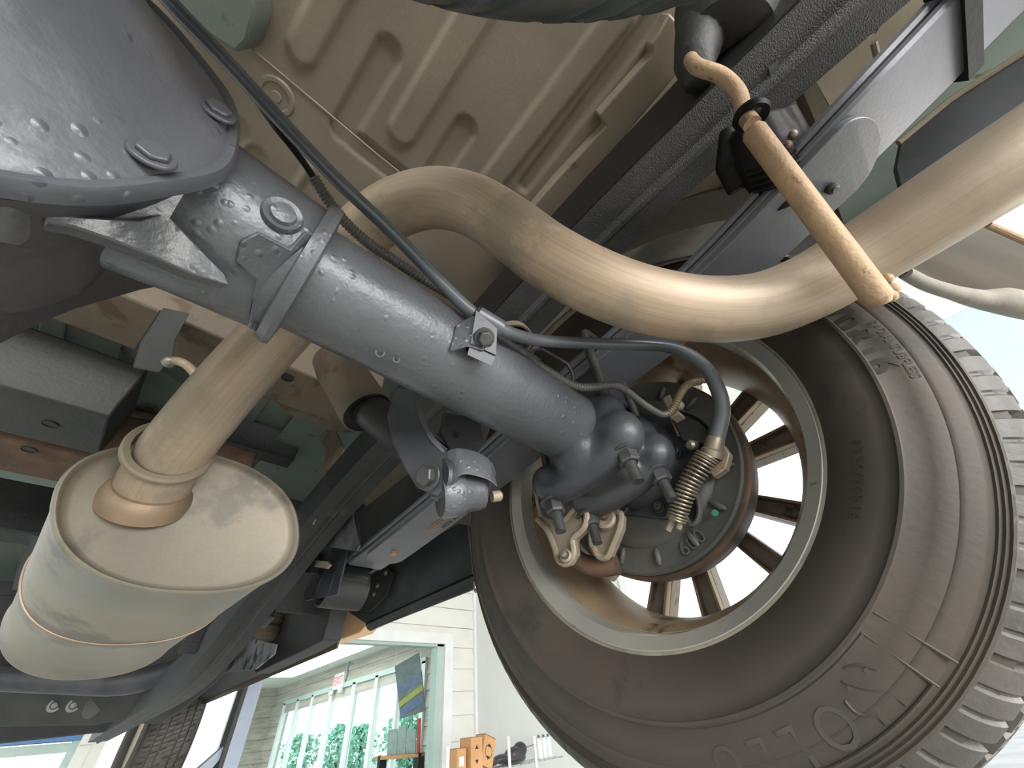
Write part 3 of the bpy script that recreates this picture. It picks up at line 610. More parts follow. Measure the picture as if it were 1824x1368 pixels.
# clamp collar near the muffler
cc = at(304, 805, d=.378); ca = ((at(340, 745, d=.412)-at(270, 860, d=.422)).normalized()-ray(290, 800).normalized()*.55).normalized()
obj('pipe_collar', lathe(cc-ca*.004, ca, [(0, .031), (.0, .0362), (.002, .0376), (.007, .0376), (.009, .0358), (.009, .031)], 48, close=True), 'sill_paint', ep)
mf = thing('muffler', 'oval tan steel muffler hanging in front of the axle', 'muffler', (.03, .7, .19))
def oval(y0, y1, prof, mat, name, par, n=72, c0=(.028, .193), c1=(.004, .180), rx=.1005, rz=.067):
    a = V((c0[0], y0, c0[1])); b = V((c1[0], y1, c1[1])); axis = (b-a); vs, fs = [], []
    for h, s in prof:
        for j in range(n):
            t = 2*PI*j/n; ct, st = math.cos(t), math.sin(t); e = 2/2.3
            x = math.copysign(abs(ct)**e, ct)*rx; z_ = math.copysign(abs(st)**e, st)*rz
            q = a+axis*h; vs.append(V((q.x+(x-z_*.42)*s, q.y-z_*s*.08, q.z+(z_+x*.10)*s)))
    for i in range(len(prof)-1):
        for j in range(n): fs.append((i*n+j, i*n+(j+1) % n, (i+1)*n+(j+1) % n, (i+1)*n+j))
    fs += [tuple(range(n))[::-1], tuple((len(prof)-1)*n+j for j in range(n))]
    return obj(name, (vs, fs), mat, par, ang=50)
oval(.50, .96, [(.010, .90), (.006, .955), (-.002, .975), (-.010, .985), (-.013, 1.0), (-.010, 1.02), (-.002, 1.03), (.008, 1.028), (.013, 1.005), (.30, 1.0), (.47, 1.0), (.485, 1.018), (.50, 1.02), (.515, 1.0), (.53, .985), (.96, .985), (.975, 1.01), (.99, 1.01), (1.0, .99), (1.0, .9)], 'muffler_steel', 'shell', mf)
obj('inlet_ring', lathe(at(268, 876, d=.380), (at(300, 820, d=.382)-at(262, 890, d=.384)), [(-.014, .038), (-.004, .0375), (.003, .035), (.006, .0315)], 40), 'muffler_seam', mf)
oval(.50, .96, [(.476, 1.019), (.484, 1.021), (.488, 1.019)], 'muffler_seam', 'shell_seam', mf)
# hanger rod
hg = thing('exhaust_hanger', 'rusty tan exhaust hanger rod held in a black rubber isolator', 'hanger', at(1350, 300, d=.36))
pA, pB = at(1343, 235, d=.310), at(1572, 542, d=.288)
obj('hanger_rod', tube([pA-(pB-pA).normalized()*.004, pA, pA.lerp(pB, .5), pA.lerp(pB, .97), pB], [.007, .0092, .0094, .0098, .006], 20), 'pipe_rust', hg)
obj('weld', blob and join(ball(at(1590, 515, d=.298), .005), ball(at(1586, 528, d=.296), .005), ball(at(1580, 497, d=.300), .0045)), 'pipe_rust', hg)
obj('upper_rod', tube(smooth(P([(1225, 95, .42), (1240, 118, .385), (1285, 135, .375), (1315, 165, .37), (1325, 200, .355), (1340, 222, .34)]), 5), .0074, 16), 'pipe_rust', hg)
def isolator():
    c_ = at(1365, 275, d=.395); ax_ = V((.1, -.05, 1)).normalized()
    vw_ = ray(1365, 275).normalized(); up_ = (at(1335, 190, d=.395)-at(1390, 350, d=.395)).normalized(); sd = up_.cross(vw_).normalized()
    b_ = blob('rubber_isolator', [tube([c_-up_*.054, c_-up_*.035, c_, c_+up_*.03, c_+up_*.04], [.019, .024, .031, .026, .018], 20), tube([c_+up_*.046-sd*.004, c_+up_*.02-sd*.0], [.012, .016], 16),
       tube([c_+up_*.045+sd*.024+vw_*.01, c_+up_*.01+sd*.036, c_-up_*.02+sd*.034], [.010, .012, .010], 14), tube([c_+up_*.03-sd*.024, c_-up_*.02-sd*.03], .011, 14)], 'black_rubber', hg, .0022, 3)
    obj('isolator_cap', lathe(c_-up_*.064, up_, [(0, .017), (0, .0205), (.02, .0205), (.026, .017)], 28), 'black_rubber', hg, ang=50)
    obj('collar_ring', lathe(at(1338, 205, d=.35), (up_+vw_*.5), [(-.004, .010), (-.004, .0145), (0, .016), (.004, .0145), (.004, .010)], 24, close=True), 'black_rubber', hg)
    obj('rubber_ribs', join(*[tube(smooth([c_-vw_*.026-sd*.022-up_*(.004+i*.0065), c_-vw_*.031-up_*(.008+i*.0065), c_-vw_*.024+sd*.02-up_*(.003+i*.0065)], 4), .0016, 8) for i in range(5)]), 'black_rubber', hg)
    obj('bolt_head', join(ball(at(1400, 262, d=.362), .006), ball(at(1412, 240, d=.365), .0045)), 'spoke_back', hg)
    obj('isolator_shield', prism([at(1398, 268, d=.375), at(1412, 262, d=.38), at(1430, 300, d=.385), at(1425, 312, d=.38), at(1408, 285, d=.37)], vw_*.004), 'cast_tan', hg, bev=.001)
isolator()

# ------------------------------------------------------------------ shock absorber and its bracket
sk = thing('shock_absorber', 'dark shock absorber slanting up behind the axle tube', 'shock absorber', at(760, 850, y=.33))
s1, s2 = at(838, 872, d=.43), at(592, 632, d=.60)
sd_ = (s2-s1).normalized(); sl_ = (s2-s1).length
j1 = at(655, 735, d=.50); j0 = at(600, 650, d=.56)
dd = (j0-j1).normalized()
obj('dust_tube', lathe(j1, dd, [(0, .030), (0, .0335), (.012, .0345), (.03, .0335), (.10, .0335), (.13, .030), (.135, .015)], 36), 'rusty_panel', sk, ang=40)
obj('damper_body', tube([at(830, 872, d=.42), at(745, 800, d=.45), j1+dd*.02], [.024, .024, .024], 28), 'rail_dark', sk)
obj('tube_mouth_seal', lathe(j1-dd*.001, dd, [(0, .024), (-.002, .031), (.004, .0338)], 32), 'black_rubber', sk)  # black ring filling the mouth of the dust tube
pe = at(822, 866, d=.395)
sb = thing('shock_bracket', 'grey steel shock bracket welded under the axle tube', 'bracket', pe)
obj('side_plate', prism([at(705, 690, d=.415), at(742, 694, d=.408), at(746, 735, d=.402), at(765, 780, d=.395), at(795, 798, d=.39), at(806, 850, d=.37), at(780, 885, d=.365), at(745, 870, d=.37), at(722, 835, d=.38), at(700, 790, d=.40), at(690, 740, d=.41)], V((.002, .006, .004))), 'axle_dark', sb, bev=.0015)
vw2 = ray(820, 850).normalized()
def ribbon(path, wv, th=.003):
    vs, fs = [], []; wv = V(wv); n = len(path)
    for i, p in enumerate(path):
        t = (path[min(i+1, n-1)]-path[max(i-1, 0)]).normalized(); nn = t.cross(wv).normalized()*th
        vs += [p-wv*.5, p+wv*.5, p+wv*.5+nn, p-wv*.5+nn]
    for i in range(n-1):
        for j in range(4): fs.append((i*4+j, i*4+(j+1) % 4, i*4+4+(j+1) % 4, i*4+4+j))
    fs += [(0, 1, 2, 3), tuple((n-1)*4+j for j in range(4))]; return vs, fs
obj('plate_edge', strip(smooth(D([(740, 694, .404), (745, 735, .398), (764, 780, .391), (788, 806, .385)]), 4), smooth(D([(748, 698, .410), (753, 735, .404), (772, 776, .397), (797, 800, .391)]), 4), (.001, .002, .001)), 'leaf_steel', sb)
back_e = smooth(D([(766, 886, .392), (764, 852, .391), (776, 820, .390), (797, 803, .389), (818, 798, .389), (850, 805, .394), (872, 820, .397), (880, 842, .398)]), 5)
front_e = smooth(D([(802, 908, .376), (790, 888, .373), (796, 866, .371), (810, 853, .370), (828, 845, .370), (852, 849, .373), (874, 857, .376), (887, 868, .377)]), 5)
obj('clamp_saddle', strip(back_e, front_e, vw2*.0032), 'axle_paint', sb, bev=.0009, ang=60)
obj('saddle_cheek', strip(D([(876, 822, .398), (884, 845, .398)]), D([(850, 900, .398), (862, 892, .396)]), vw2*.003), 'axle_dark', sb, bev=.0006)
e0 = at(806, 880, d=.386); e1_ = at(872, 872, d=.405); ea = (e1_-e0).normalized()
obj('bushing_sleeve', lathe(e0, ea, [(-.014, .010), (-.014, .0215), (-.010, .0235), (.008, .0235), (.012, .0205), (.030, .0205), (.033, .019), (.034, .010)], 40), 'axle_paint', sb, ang=40)
obj('bolt_boss', lathe(at(790, 852, d=.385), at(764, 848, d=.372)-at(790, 852, d=.385), [(-.012, .021), (.006, .0215), (.009, .0195), (.0095, .012)], 32), 'axle_dark', sb)
bolt(sb, at(764, 848, d=.366), (at(764, 848, d=.366)-at(790, 852, d=.385)), .0105, .008, .3, 'bolt_dark', 'bolt')
obj('bolt_end', lathe(at(876, 885, d=.405), ea, [(0, .006), (.01, .006), (.012, .004)], 16), 'cast_tan', sb)
obj('rear_plate', prism([at(792, 735, d=.46), at(855, 745, d=.46), at(862, 790, d=.45), at(850, 808, d=.445), at(800, 800, d=.44), at(785, 770, d=.45)], (0, .004, .003)), 'axle_dark', sb, bev=.001)
hole(sb, at(812, 775, d=.447), (0, -1, -.6), .0035)

# ------------------------------------------------------------------ cables and hoses
pc_ = smooth(P([(262, -60, .25), (300, 0, .255), (395, 100, .27), (500, 215, .285), (600, 320, .30), (700, 415, .315), (790, 508, .322), (848, 562, .328), (900, 590, .342), (960, 606, .37), (1060, 612, .395), (1150, 614, .41), (1205, 622, .425), (1250, 648, .435), (1275, 685, .44), (1286, 725, .44), (1280, 765, .44), (1272, 792, .438)]), 5)
bc = thing('brake_cable', 'thick dark brake cable running along the axle to the brake plate', 'cable', pc_[30])
rr_ = lin([.0055, .0055, .0055, .0056, .0056, .0056, .0056, .0062, .0062, .0062, .0064, .0066, .007, .0078, .0085, .009, .0092, .0092], 5)
obj('sheath', tube(pc_, rr_, 18), 'cable_grey', bc)
obj('ferrule', tube(P([(846, 560, .328), (890, 586, .339)]), .0092, 20), 'cable_grey', bc)
obj('ferrule_ring', lathe(at(846, 560, d=.328), (pc_[36]-pc_[34]), [(-.002, .006), (-.002, .0105), (.001, .0105), (.001, .006)], 20, close=True), 'black_rubber', bc)
obj('end_sleeve', lathe(at(1274, 783, d=.4385), at(1266, 815, d=.436)-at(1274, 783, d=.4385), [(-.003, .0092), (0, .0105), (.012, .0105), (.014, .0125), (.022, .0125), (.022, .008)], 20), 'spring_wire', bc)
sp0, sp1, sp2 = at(1260, 812, x=.440), at(1224, 868, x=.438), at(1203, 928, x=.440)
ctr = smooth([sp0, sp1, sp2], 16); vs_ = []
n_t = 20
coil = []
for i in range(n_t*14+1):
    f = i/(n_t*14)*(len(ctr)-1); k = min(int(f), len(ctr)-2); p = ctr[k].lerp(ctr[k+1], f-k); t, u, v = basis(ctr[k+1]-ctr[k]); a = 2*PI*i/14
    coil.append(p+(u*math.cos(a)+v*math.sin(a))*(.0122-.002*(f/len(ctr))))
obj('return_spring', tube(coil, .0014, 7), 'spring_wire', bc)
obj('inner_wire', tube(ctr, .003, 8), 'bolt_dark', bc)
obj('end_clip', join(tube([at(1200, 922, x=.44), at(1190, 945, x=.442)], .004, 8), tube([at(1213, 925, x=.44), at(1209, 942, x=.442)], .0035, 8)), 'cast_tan', bc)
# sensor wire with corrugated conduit
sw_ = thing('sensor_wire', 'thin sensor wire in ribbed conduit along the axle', 'wire', at(620, 400, d=.34))
wa = smooth(P([(455, 175, .30), (490, 225, .30), (520, 262, .305), (548, 300, .315), (580, 350, .325), (612, 392, .33), (655, 432, .335), (700, 462, .34), (745, 492, .345), (800, 525, .355)]), 6)
obj('thin_wire', tube(wa[:22], .0028, 10), 'black_rubber', sw_)
obj('ribbed_conduit', ring_along(wa[20:], .0042, .0009, .0032), 'conduit_grey', sw_)
wb = smooth(P([(880, 595, .40), (930, 628, .405), (975, 660, .41), (1018, 685, .42), (1050, 690, .425), (1085, 686, .43), (1110, 692, .435), (1150, 722, .445), (1178, 738, .45), (1190, 736, .452)]), 6)
obj('ribbed_conduit', ring_along(wb[:38], .0042, .0009, .0032), 'conduit_grey', sw_)
obj('smooth_sleeve', tube(wb[37:], .0042, 12), 'conduit_grey', sw_)
wc = smooth(P([(1188, 738, .452), (1200, 725, .453), (1210, 705, .455), (1220, 690, .457), (1235, 681, .46), (1262, 678, .465), (1275, 684, .47)]), 6)
obj('ribbed_conduit', ring_along(wc[:28], .0042, .001, .0032), 'conduit_tan', sw_)
obj('smooth_sleeve', tube(wc[27:], .0035, 10), 'conduit_tan', sw_)
obj('wire_clip', join(box(at(1194, 718, d=.46), .005, .005, .009), ball(at(1210, 722, d=.456), .006, 8), box(at(1206, 742, d=.46), .009, .006, .003)), 'cast_tan', sw_, bev=.001)

# ------------------------------------------------------------------ drum brake with backing plate
YD, ZD = .203, .262
db = thing('drum_brake', 'black drum brake backing plate with rusty drum edge', 'brake', (.47, YD, ZD))
obj('backing_plate', lathe((.472, YD, ZD), (1, 0, 0), [(0, .03), (-.001, .06), (-.004, .064), (-.004, .098), (0, .106), (.004, .109), (.004, .132), (.001, .138), (.004, .1405), (.012, .1405), (.012, .03)], 96, close=True), 'plate_black', db, ang=30)
obj('drum', lathe((.472, YD, ZD), (1, 0, 0), [(.012, .05), (.012, .143), (.014, .1455), (.026, .1455), (.03, .143), (.05, .141), (.06, .138), (.064, .11), (.064, .05)], 96, close=True), 'drum_rust', db)
for a in np.arange(12, 360, 24):
    t = math.radians(a); c_ = V((.474, YD+math.cos(t)*.121, ZD+math.sin(t)*.121)); rad = V((0, math.cos(t), math.sin(t))); tn = V((0, -math.sin(t), math.cos(t)))
    obj('pressed_rib', tube([c_-rad*.010, c_-rad*.005, c_+rad*.005, c_+rad*.010], [.002, .0042, .0042, .002], 10), 'plate_black', db)
def on_plate(r, a0_): return lambda u, v, h: V((.4755-h, YD+math.cos(a0_-u/r*1.0)*(r-v), ZD+math.sin(a0_-u/r)*(r-v)))
pt = at(1245, 982, x=.475); a_t = math.atan2(pt.z-ZD, pt.y-YD)
obj('cast_numerals', text_vf('600', .024, lambda u, v, h: V((.4745-h*1.4, YD+math.cos(a_t-u/.124)*(.124-v), ZD+math.sin(a_t-u/.124)*(.124-v))), .0012), 'plate_black', db)
pm = at(1274, 914, x=.468); obj('green_paint_dab', lathe(pm+V((-.0, 0, 0)), (-1, 0, 0), [(0, .004), (.0012, .0038), (.0013, .001)], 12), 'green_mark', db)
# raised oval plug around the slot
po_ = at(1232, 905, x=.465)
ov = []
for i in range(25):
    a = 2*PI*i/24; ov.append(po_+V((0, math.cos(a)*.009-math.sin(a)*.007, math.sin(a)*.018+math.cos(a)*.003)))
obj('slot_bead', tube(ov, .0035, 8, cap=False), 'plate_black', db)
hole(db, po_+V((.002, 0, 0)), (-1, 0, 0), .008, 'adjuster_slot', 1.8)
# backing plate mounting hardware
obj('mount_flange', prism([at(1120, 730, x=.462), at(1200, 745, x=.462), at(1240, 800, x=.462), at(1225, 880, x=.462), at(1185, 925, x=.462), at(1110, 915, x=.462), at(1090, 880, x=.462), at(1090, 800, x=.462)], (.010, 0, 0)), 'axle_dark', db, bev=.002)
obj('wheel_cylinder', prism([at(1195, 745, x=.450), at(1230, 740, x=.450), at(1262, 772, x=.452), at(1262, 792, x=.452), at(1215, 785, x=.45)], (.02, 0, 0)), 'underbody', db, bev=.002)
for (a, b) in ((1174, 903), (1205, 806), (1138, 752)): bolt(db, at(a, b, x=.460), (-1, 0, 0), .0058, .005, .2)
obj('line_bracket', prism([at(1192, 742, x=.452), at(1208, 740, x=.452), at(1218, 775, x=.452), at(1206, 777, x=.452)], (.003, 0, 0)), 'cast_tan', db, bev=.0006)
obj('cable_lever_bracket', join(prism([at(1262, 800, x=.452), at(1288, 790, x=.452), at(1300, 808, x=.452), at(1292, 835, x=.452), at(1270, 850, x=.452), at(1262, 838, x=.455)], (.012, 0, 0))), 'cast_tan', db, bev=.0015)
obj('guide_pin', lathe(at(1238, 793, x=.452), (-1, .3, -.2), [(0, .006), (.010, .0065), (.013, .004)], 16), 'zinc', db)
obj('brake_line', tube(smooth(P([(1212, 735, .468), (1240, 745, .478), (1262, 765, .482), (1270, 785, .482)]), 5), .0022, 8), 'black_rubber', db)
# tan cast parking brake levers below the saddle
for i, (pts, lb) in enumerate(((((948, 868), (985, 905), (1000, 930), (1030, 900), (1045, 915), (1040, 940), (1020, 960), (1022, 985), (1010, 1004), (995, 998), (988, 975), (975, 945), (958, 925)), 'left tan cast lever with a pivot pin below the spring saddle'),
                               (((1058, 925), (1085, 908), (1106, 915), (1104, 940), (1092, 970), (1082, 992), (1066, 990), (1054, 970), (1052, 945)), 'right tan cast lever with a rusty eye below the spring saddle'))):
    xx = (.395, .425)[i]
    lv = thing('cast_lever', lb, 'bracket', at(*pts[0], x=xx), 'tan cast levers')
    obj('web', prism([at(a, b, x=xx) for a, b in pts], (.016, 0, 0)), 'cast_tan', lv, bev=.003)
    rim_ = smooth([at(a, b, x=xx-.002) for a, b in pts[1:]], 3)
    obj('raised_edge', tube(rim_, .0042, 8), 'cast_tan', lv)
    e_ = at(*((1010, 992), (1080, 925))[i], x=xx-.004)
    obj('pivot_eye', lathe(e_, (-1, -.3, .1), [(-.01, .004), (-.01, (.008, .014)[i]), (.005, (.008, .014)[i]), (.007, (.006, .011)[i]), (.005, .004)], 20, close=True), 'cast_tan', lv)
    obj('pivot_pin', lathe(e_, (-1, -.3, .1), [(0, .004), (.012, .004), (.013, .002)], 12), 'drum_rust' if i else 'zinc', lv)
obj_link = thing('brake_link', 'rusty cast link bridging the two tan levers', 'bracket', at(1050, 1000, x=.44))
obj('link_bar', tube(smooth([at(1012, 985, x=.43), at(1040, 1003, x=.44), at(1070, 1010, x=.445), at(1100, 1005, x=.45)], 4), [.012]*13, 16), 'drum_rust', obj_link)
sl = thing('steel_shim', 'small bare steel wedge plate under the front saddle nut', 'plate', at(990, 910, x=.37))
obj('wedge', prism([at(955, 868, x=.372), at(1008, 862, x=.372), at(1038, 885, x=.385), at(1020, 905, x=.385), at(990, 930, x=.38), at(966, 920, x=.372), at(958, 895, x=.372)], (.004, 0, .004)), 'underbody', sl, bev=.001)
obj('dark_block', prism([at(1082, 885, x=.44), at(1118, 905, x=.44), at(1100, 930, x=.44), at(1082, 915, x=.44)], (.006, 0, 0)), 'axle_dark', sl, bev=.001)

# ------------------------------------------------------------------ wheels
def tyre_mesh(par, cx, cy, cz, side, r=.355, wd=.232, N=1152, tread='big', mats=('tyre_side', 'tyre_tread')):
    # cx = inboard shoulder plane; side=+1: outboard towards +X
    R = r/.355
    prof_in = [(.034, .214), (.026, .219), (.018, .226), (.008, .238), (.001, .252), (-.001, .262), (-.0015, .2705), (-.0035, .272), (-.0035, .2745), (-.0015, .276), (-.0005, .29), (.0022, .3005), (.0030, .3012), (.0028, .302), (.004, .305), (.0085, .3125), (.0095, .3135), (.012, .314), (.0135, .3165), (.0125, .318), (.015, .3195), (.014, .321), (.0165, .3225), (.0155, .324), (.0185, .3255), (.021, .3255)]
    out = [(wd-a, b) for a, b in prof_in][::-1]
    n = 144
    a = lathe((cx, cy, cz), (side, 0, 0), [(h, q*R) for h, q in prof_in+[(.030, .335), (.034, .31), (.045, .235)]], n, up=(0, 0, 1))
    b = lathe((cx, cy, cz), (side, 0, 0), [(h, q*R) for h, q in [(wd-.045, .235), (wd-.034, .31), (wd-.030, .335)]+out], n, up=(0, 0, 1))
    # open lathes: drop the end caps
    a = (a[0], [f for f in a[1] if len(f) == 4]); b = (b[0], [f for f in b[1] if len(f) == 4])
    obj('sidewall', join(a, b), mats[0], par, ang=50)
    hs = [.0185, .0195, .021, .0235, .0265, .030, .034, .038, .043, .049, .0500, .0575, .0585, .07, .082, .083, .0905, .0915, .104, wd/2-.0005]
    hs = hs+[wd-h for h in hs][::-1]; vs, fs = [], []
    def cr(h):
        e = min(h, wd-h); return float(np.interp(e, [.0185, .021, .024, .0275, .033, .042, .06, .116], [.3245, .3285, .332, .335, .3385, .3425, .3465, .3495]))
    for h in hs:
        e = min(h, wd-h)
        for j in range(N):
            e = min(h, wd-h); a_ = 2*PI*j/N-(e-.05)*5*2*PI/36*(1 if h < wd/2 else -1); dep = 0.; rr0 = cr(h)
            ph = (j*36/N) % 1.; ph2 = (j*36/N+.5) % 1.
            if .0495 < e < .058 or .0825 < e < .091: dep = .009
            elif e < .05:
                if e > .0205: dep = .0065 if ph < .085 else (.0022 if (.37 < ph < .415 or .68 < ph < .725) else 0)
            else: dep = .0065 if ph2 < .09 else (.0022 if (.37 < ph2 < .415 or .68 < ph2 < .725) else 0)
            vs.append(V((cx+side*h, cy+math.cos(a_)*(rr0-dep)*R, cz+math.sin(a_)*(rr0-dep)*R)))
    for i in range(len(hs)-1):
        for j in range(N): fs.append((i*N+j, i*N+(j+1) % N, (i+1)*N+(j+1) % N, (i+1)*N+j))
    obj('tread', (vs, fs), mats[1], par, ang=25)
rw = thing('alloy_wheel', 'large rear wheel with brown-dusted tyre and open alloy spokes', 'wheel', (.54, YA, ZA))
CX = .408
tyre_mesh(rw, CX, YA, ZA, 1)
# rim: inboard flange, barrel, outboard
obj('rim_barrel', lathe((0, YA, ZA), (1, 0, 0), [(.430, .2195), (.431, .2225), (.434, .2235), (.438, .2215), (.441, .215), (.446, .2125), (.458, .2115), (.462, .2095), (.475, .203), (.50, .196), (.54, .190), (.575, .191), (.60, .205), (.615, .216), (.625, .224), (.628, .22), (.618, .212), (.603, .200), (.578, .185), (.54, .184), (.50, .190), (.475, .196), (.462, .2035), (.440, .2065), (.434, .2145)], 128, close=True), 'rim_alloy', rw, ang=30)
obj('barrel_dust', lathe((0, YA, ZA), (1, 0, 0), [(.463, .2028), (.476, .1952), (.50, .1892), (.54, .1832), (.574, .1842), (.574, .1836), (.54, .1826), (.50, .1886), (.476, .1946), (.463, .2022)], 96, close=True), 'rim_dusty', rw)
obj('rim_flange', lathe((0, YA, ZA), (1, 0, 0), [(.4285, .2215), (.4285, .2255), (.431, .2275), (.434, .226), (.434, .2215)], 128, close=True), 'muffler_steel', rw)
for pc in (168, 228, 288, 348, 48, 108):
    for s in (-1, 1):
        a = math.radians(pc+s*12.5); rd = V((0, math.cos(a), math.sin(a))); tg = V((0, -math.sin(a), math.cos(a)))
        hw0, hw1 = .010, .0145; xi = .588
        o = V((0, YA, ZA))
        def q(rr, tt, x): return o+rd*rr+tg*tt+V((x, 0, 0))
        sp_ = obj('spoke', join(prism([q(.06, -hw0, xi), q(.06, hw0, xi), q(.196, hw1, xi), q(.196, -hw1, xi)], (.03, 0, 0))), 'spoke_back', rw, bev=.0025)
        obj('spoke_flange', join(*[prism([q(.075, t0*hw0, xi-.012), q(.075, t0*(hw0-.003), xi-.012), q(.192, t0*(hw1-.004), xi-.012), q(.192, t0*hw1, xi-.012)], (.013, 0, 0)) for t0 in (-1, 1)]), 'rim_dusty', sp_, bev=.001)
obj('wheel_hub', lathe((.56, YA, ZA), (1, 0, 0), [(0, .06), (0, .085), (.03, .088), (.058, .08), (.06, .03)], 48), 'spoke_back', rw)
# raised writing on the inboard sidewall
def on_side(r, a0_, flip=1, hx=0.):
    def f(u, v, h):
        a = a0_-u/r*flip*1.; rr = r+v*flip
        e = np.interp(rr, [.219, .226, .238, .252, .27, .29, .305, .316], [.026, .018, .008, .001, -.0015, -.0005, .004, .0085])
        return V((CX+e-h-hx, YA+math.cos(a)*rr, ZA+math.sin(a)*rr))
    return f
def ang_at(px_, py_, x=.408): p = at(px_, py_, x=x); return math.atan2(p.z-ZA, p.y-YA), math.hypot(p.z-ZA, p.y-YA)
a1, r1 = ang_at(1512, 612)
# increasing image-clockwise angle check: u positive must run clockwise in the picture
def cw_sign():
    c0_ = at(1608, 840, x=.408); a_, r_ = ang_at(1608, 840); q2 = V((.408, YA+math.cos(a_+.1)*r_, ZA+math.sin(a_+.1)*r_))
    t = Matrix((_R, _F, _U)).transposed(); qc = t @ V((q2.x, q2.y, q2.z)); return 1 if 684+FPX*qc.y/qc.z < 840 else -1
CW = cw_sign()
aL, rL = ang_at(1527, 607)
obj('size_lettering', text_vf('P235/70R16', .031, lambda u, v, h: on_side(rL+.003, aL-CW*-.0+.0 - .155)(u*CW, v, h), .0008, 1.12, .0012), 'tyre_text', rw)
aS, rS = ang_at(1595, 622)
obj('small_lettering', text_vf('RADIAL TUBELESS', .0085, lambda u, v, h: on_side(rS+.001, aS-.01)(u*CW, v, h), .0007, 1.0, .0002), 'tyre_text', rw)
aT, rT = ang_at(1527, 850)
obj('serial_lettering', text_vf('P235/70R16', .0105, lambda u, v, h: on_side(rT, aT)(u*CW, v, h), .0007, 1.35), 'tyre_text', rw)
aB, rB = ang_at(1395, 1245)
obj('maker_lettering', text_vf('I I O L L U', .034, lambda u, v, h: on_side(.298, aB-CW*.02)(u*CW, v, h), .0006, 1.), 'tyre_text', rw)
# moulded panels outlines on the sidewall
def side_line(pts, rad=.0011): return tube(smooth([on_side(r_, a_)(0, 0, 0) for a_, r_ in pts], 3), rad, 6)
c1_, _ = ang_at(1531, 1124); c2_, _ = ang_at(1552, 1088)
obj('moulded_border', join(side_line([(c1_, .276), (c1_, .30), (c1_, .3155)]), side_line([(c2_, .276), (c2_, .30), (c2_, .3165)]), side_line([(c1_-CW*i*.12, .277) for i in range(8)]), side_line([(c1_-CW*i*.06, .3135) for i in range(8)]), side_line([(c1_-CW*.08, .30), (c1_-CW*.11, .292), (c1_-CW*.13, .285)]), side_line([(c1_-CW*.05, .292), (c1_-CW*.07, .285), (c1_-CW*.10, .281)]), side_line([(c1_-CW*.13, .306), (c1_-CW*.16, .30), (c1_-CW*.16, .292)])), 'tyre_side', rw)
# front wheel far away
fw = thing('front_wheel', 'front wheel seen far ahead below the rocker panel', 'wheel', (.51, 3.35, .16))
tyre_mesh(fw, .395, 3.35, .16, 1, N=576, mats=('tyre_side', 'tyre_tread'))
obj('front_rim', lathe((.43, 3.35, .16), (1, 0, 0), [(0, .222), (.02, .20), (.1, .19), (.15, .2), (.16, .05), (.14, .02)], 48), 'rim_dusty', fw)
# spare wheel slung under the bed
sx = thing('spare_wheel', 'spare tyre slung flat under the rear of the bed', 'wheel', (-.205, -.292, .245))
def spare():
    c_ = V((-.2025, -.2895, .245)); r = .360; wd = .19; N = 480; vs, fs = [], []
    hs = [0, .003, .008, .014, .02, .03, .04, .041, .05, .051, .075, .076, .086, .087]; hs = hs+[wd-h for h in hs][::-1]
    for h in hs:
        e = min(h, wd-h); rr0 = r-.03*max(0, 1-e/.045)**2.2
        for j in range(N):
            a = 2*PI*j/N; dep = 0.
            ph = (a*40/(2*PI)) % 1.; ph2 = (a*40/(2*PI)+.33) % 1.; ph3 = (a*40/(2*PI)+.66) % 1.
            if .0405 < e < .0505 or .0755 < e < .0865: dep = .009
            elif e > .004: dep = .009 if ph < .16 else (.003 if ph2 < .08 or ph3 < .08 else 0)
            a2 = a+e*4; vs.append(V((c_.x+math.cos(a2)*(rr0-dep), c_.y+math.sin(a2)*(rr0-dep), c_.z+h)))
    for i in range(len(hs)-1):
        for j in range(N): fs.append((i*N+j, i*N+(j+1) % N, (i+1)*N+(j+1) % N, (i+1)*N+j))
    obj('tread', (vs, fs), 'tyre_shine', sx, ang=25)
    obj('sidewall', lathe((c_.x, c_.y, c_.z), (0, 0, 1), [(0, r-.032), (-.004, r-.05), (-.004, r-.1), (.008, r-.135), (.03, r-.14), (.1, r-.14), (.17, r-.14), (wd, r-.1), (wd, r-.032)], 96, close=True), 'tyre_side', sx)
    obj('spare_rim', lathe((c_.x, c_.y, c_.z), (0, 0, 1), [(.01, .222), (.02, .21), (.08, .19), (.10, .06), (.11, .02)], 48), 'rail_dark', sx)
spare()
# canister above the hanger (black cup near the spare)
fc = thing('bed_mount_cup', 'black frame bracket cup beside the spare tyre', 'bracket', at(1295, 60, d=.5))
ca_ = at(1290, 92, d=.42); cb_ = at(1312, -60, d=.47)
obj('cup_body', lathe(ca_, cb_-ca_, [(0, .02), (.0, .036), (.006, .048), (.03, .056), (.08, .060), (.09, .064), (.12, .064)], 40), 'rail_dark', fc)
obj('cup_lobe', tube(P([(1245, 150, .41), (1238, 110, .41), (1250, 60, .43)]), [.014, .022, .03], 16), 'rail_dark', fc)

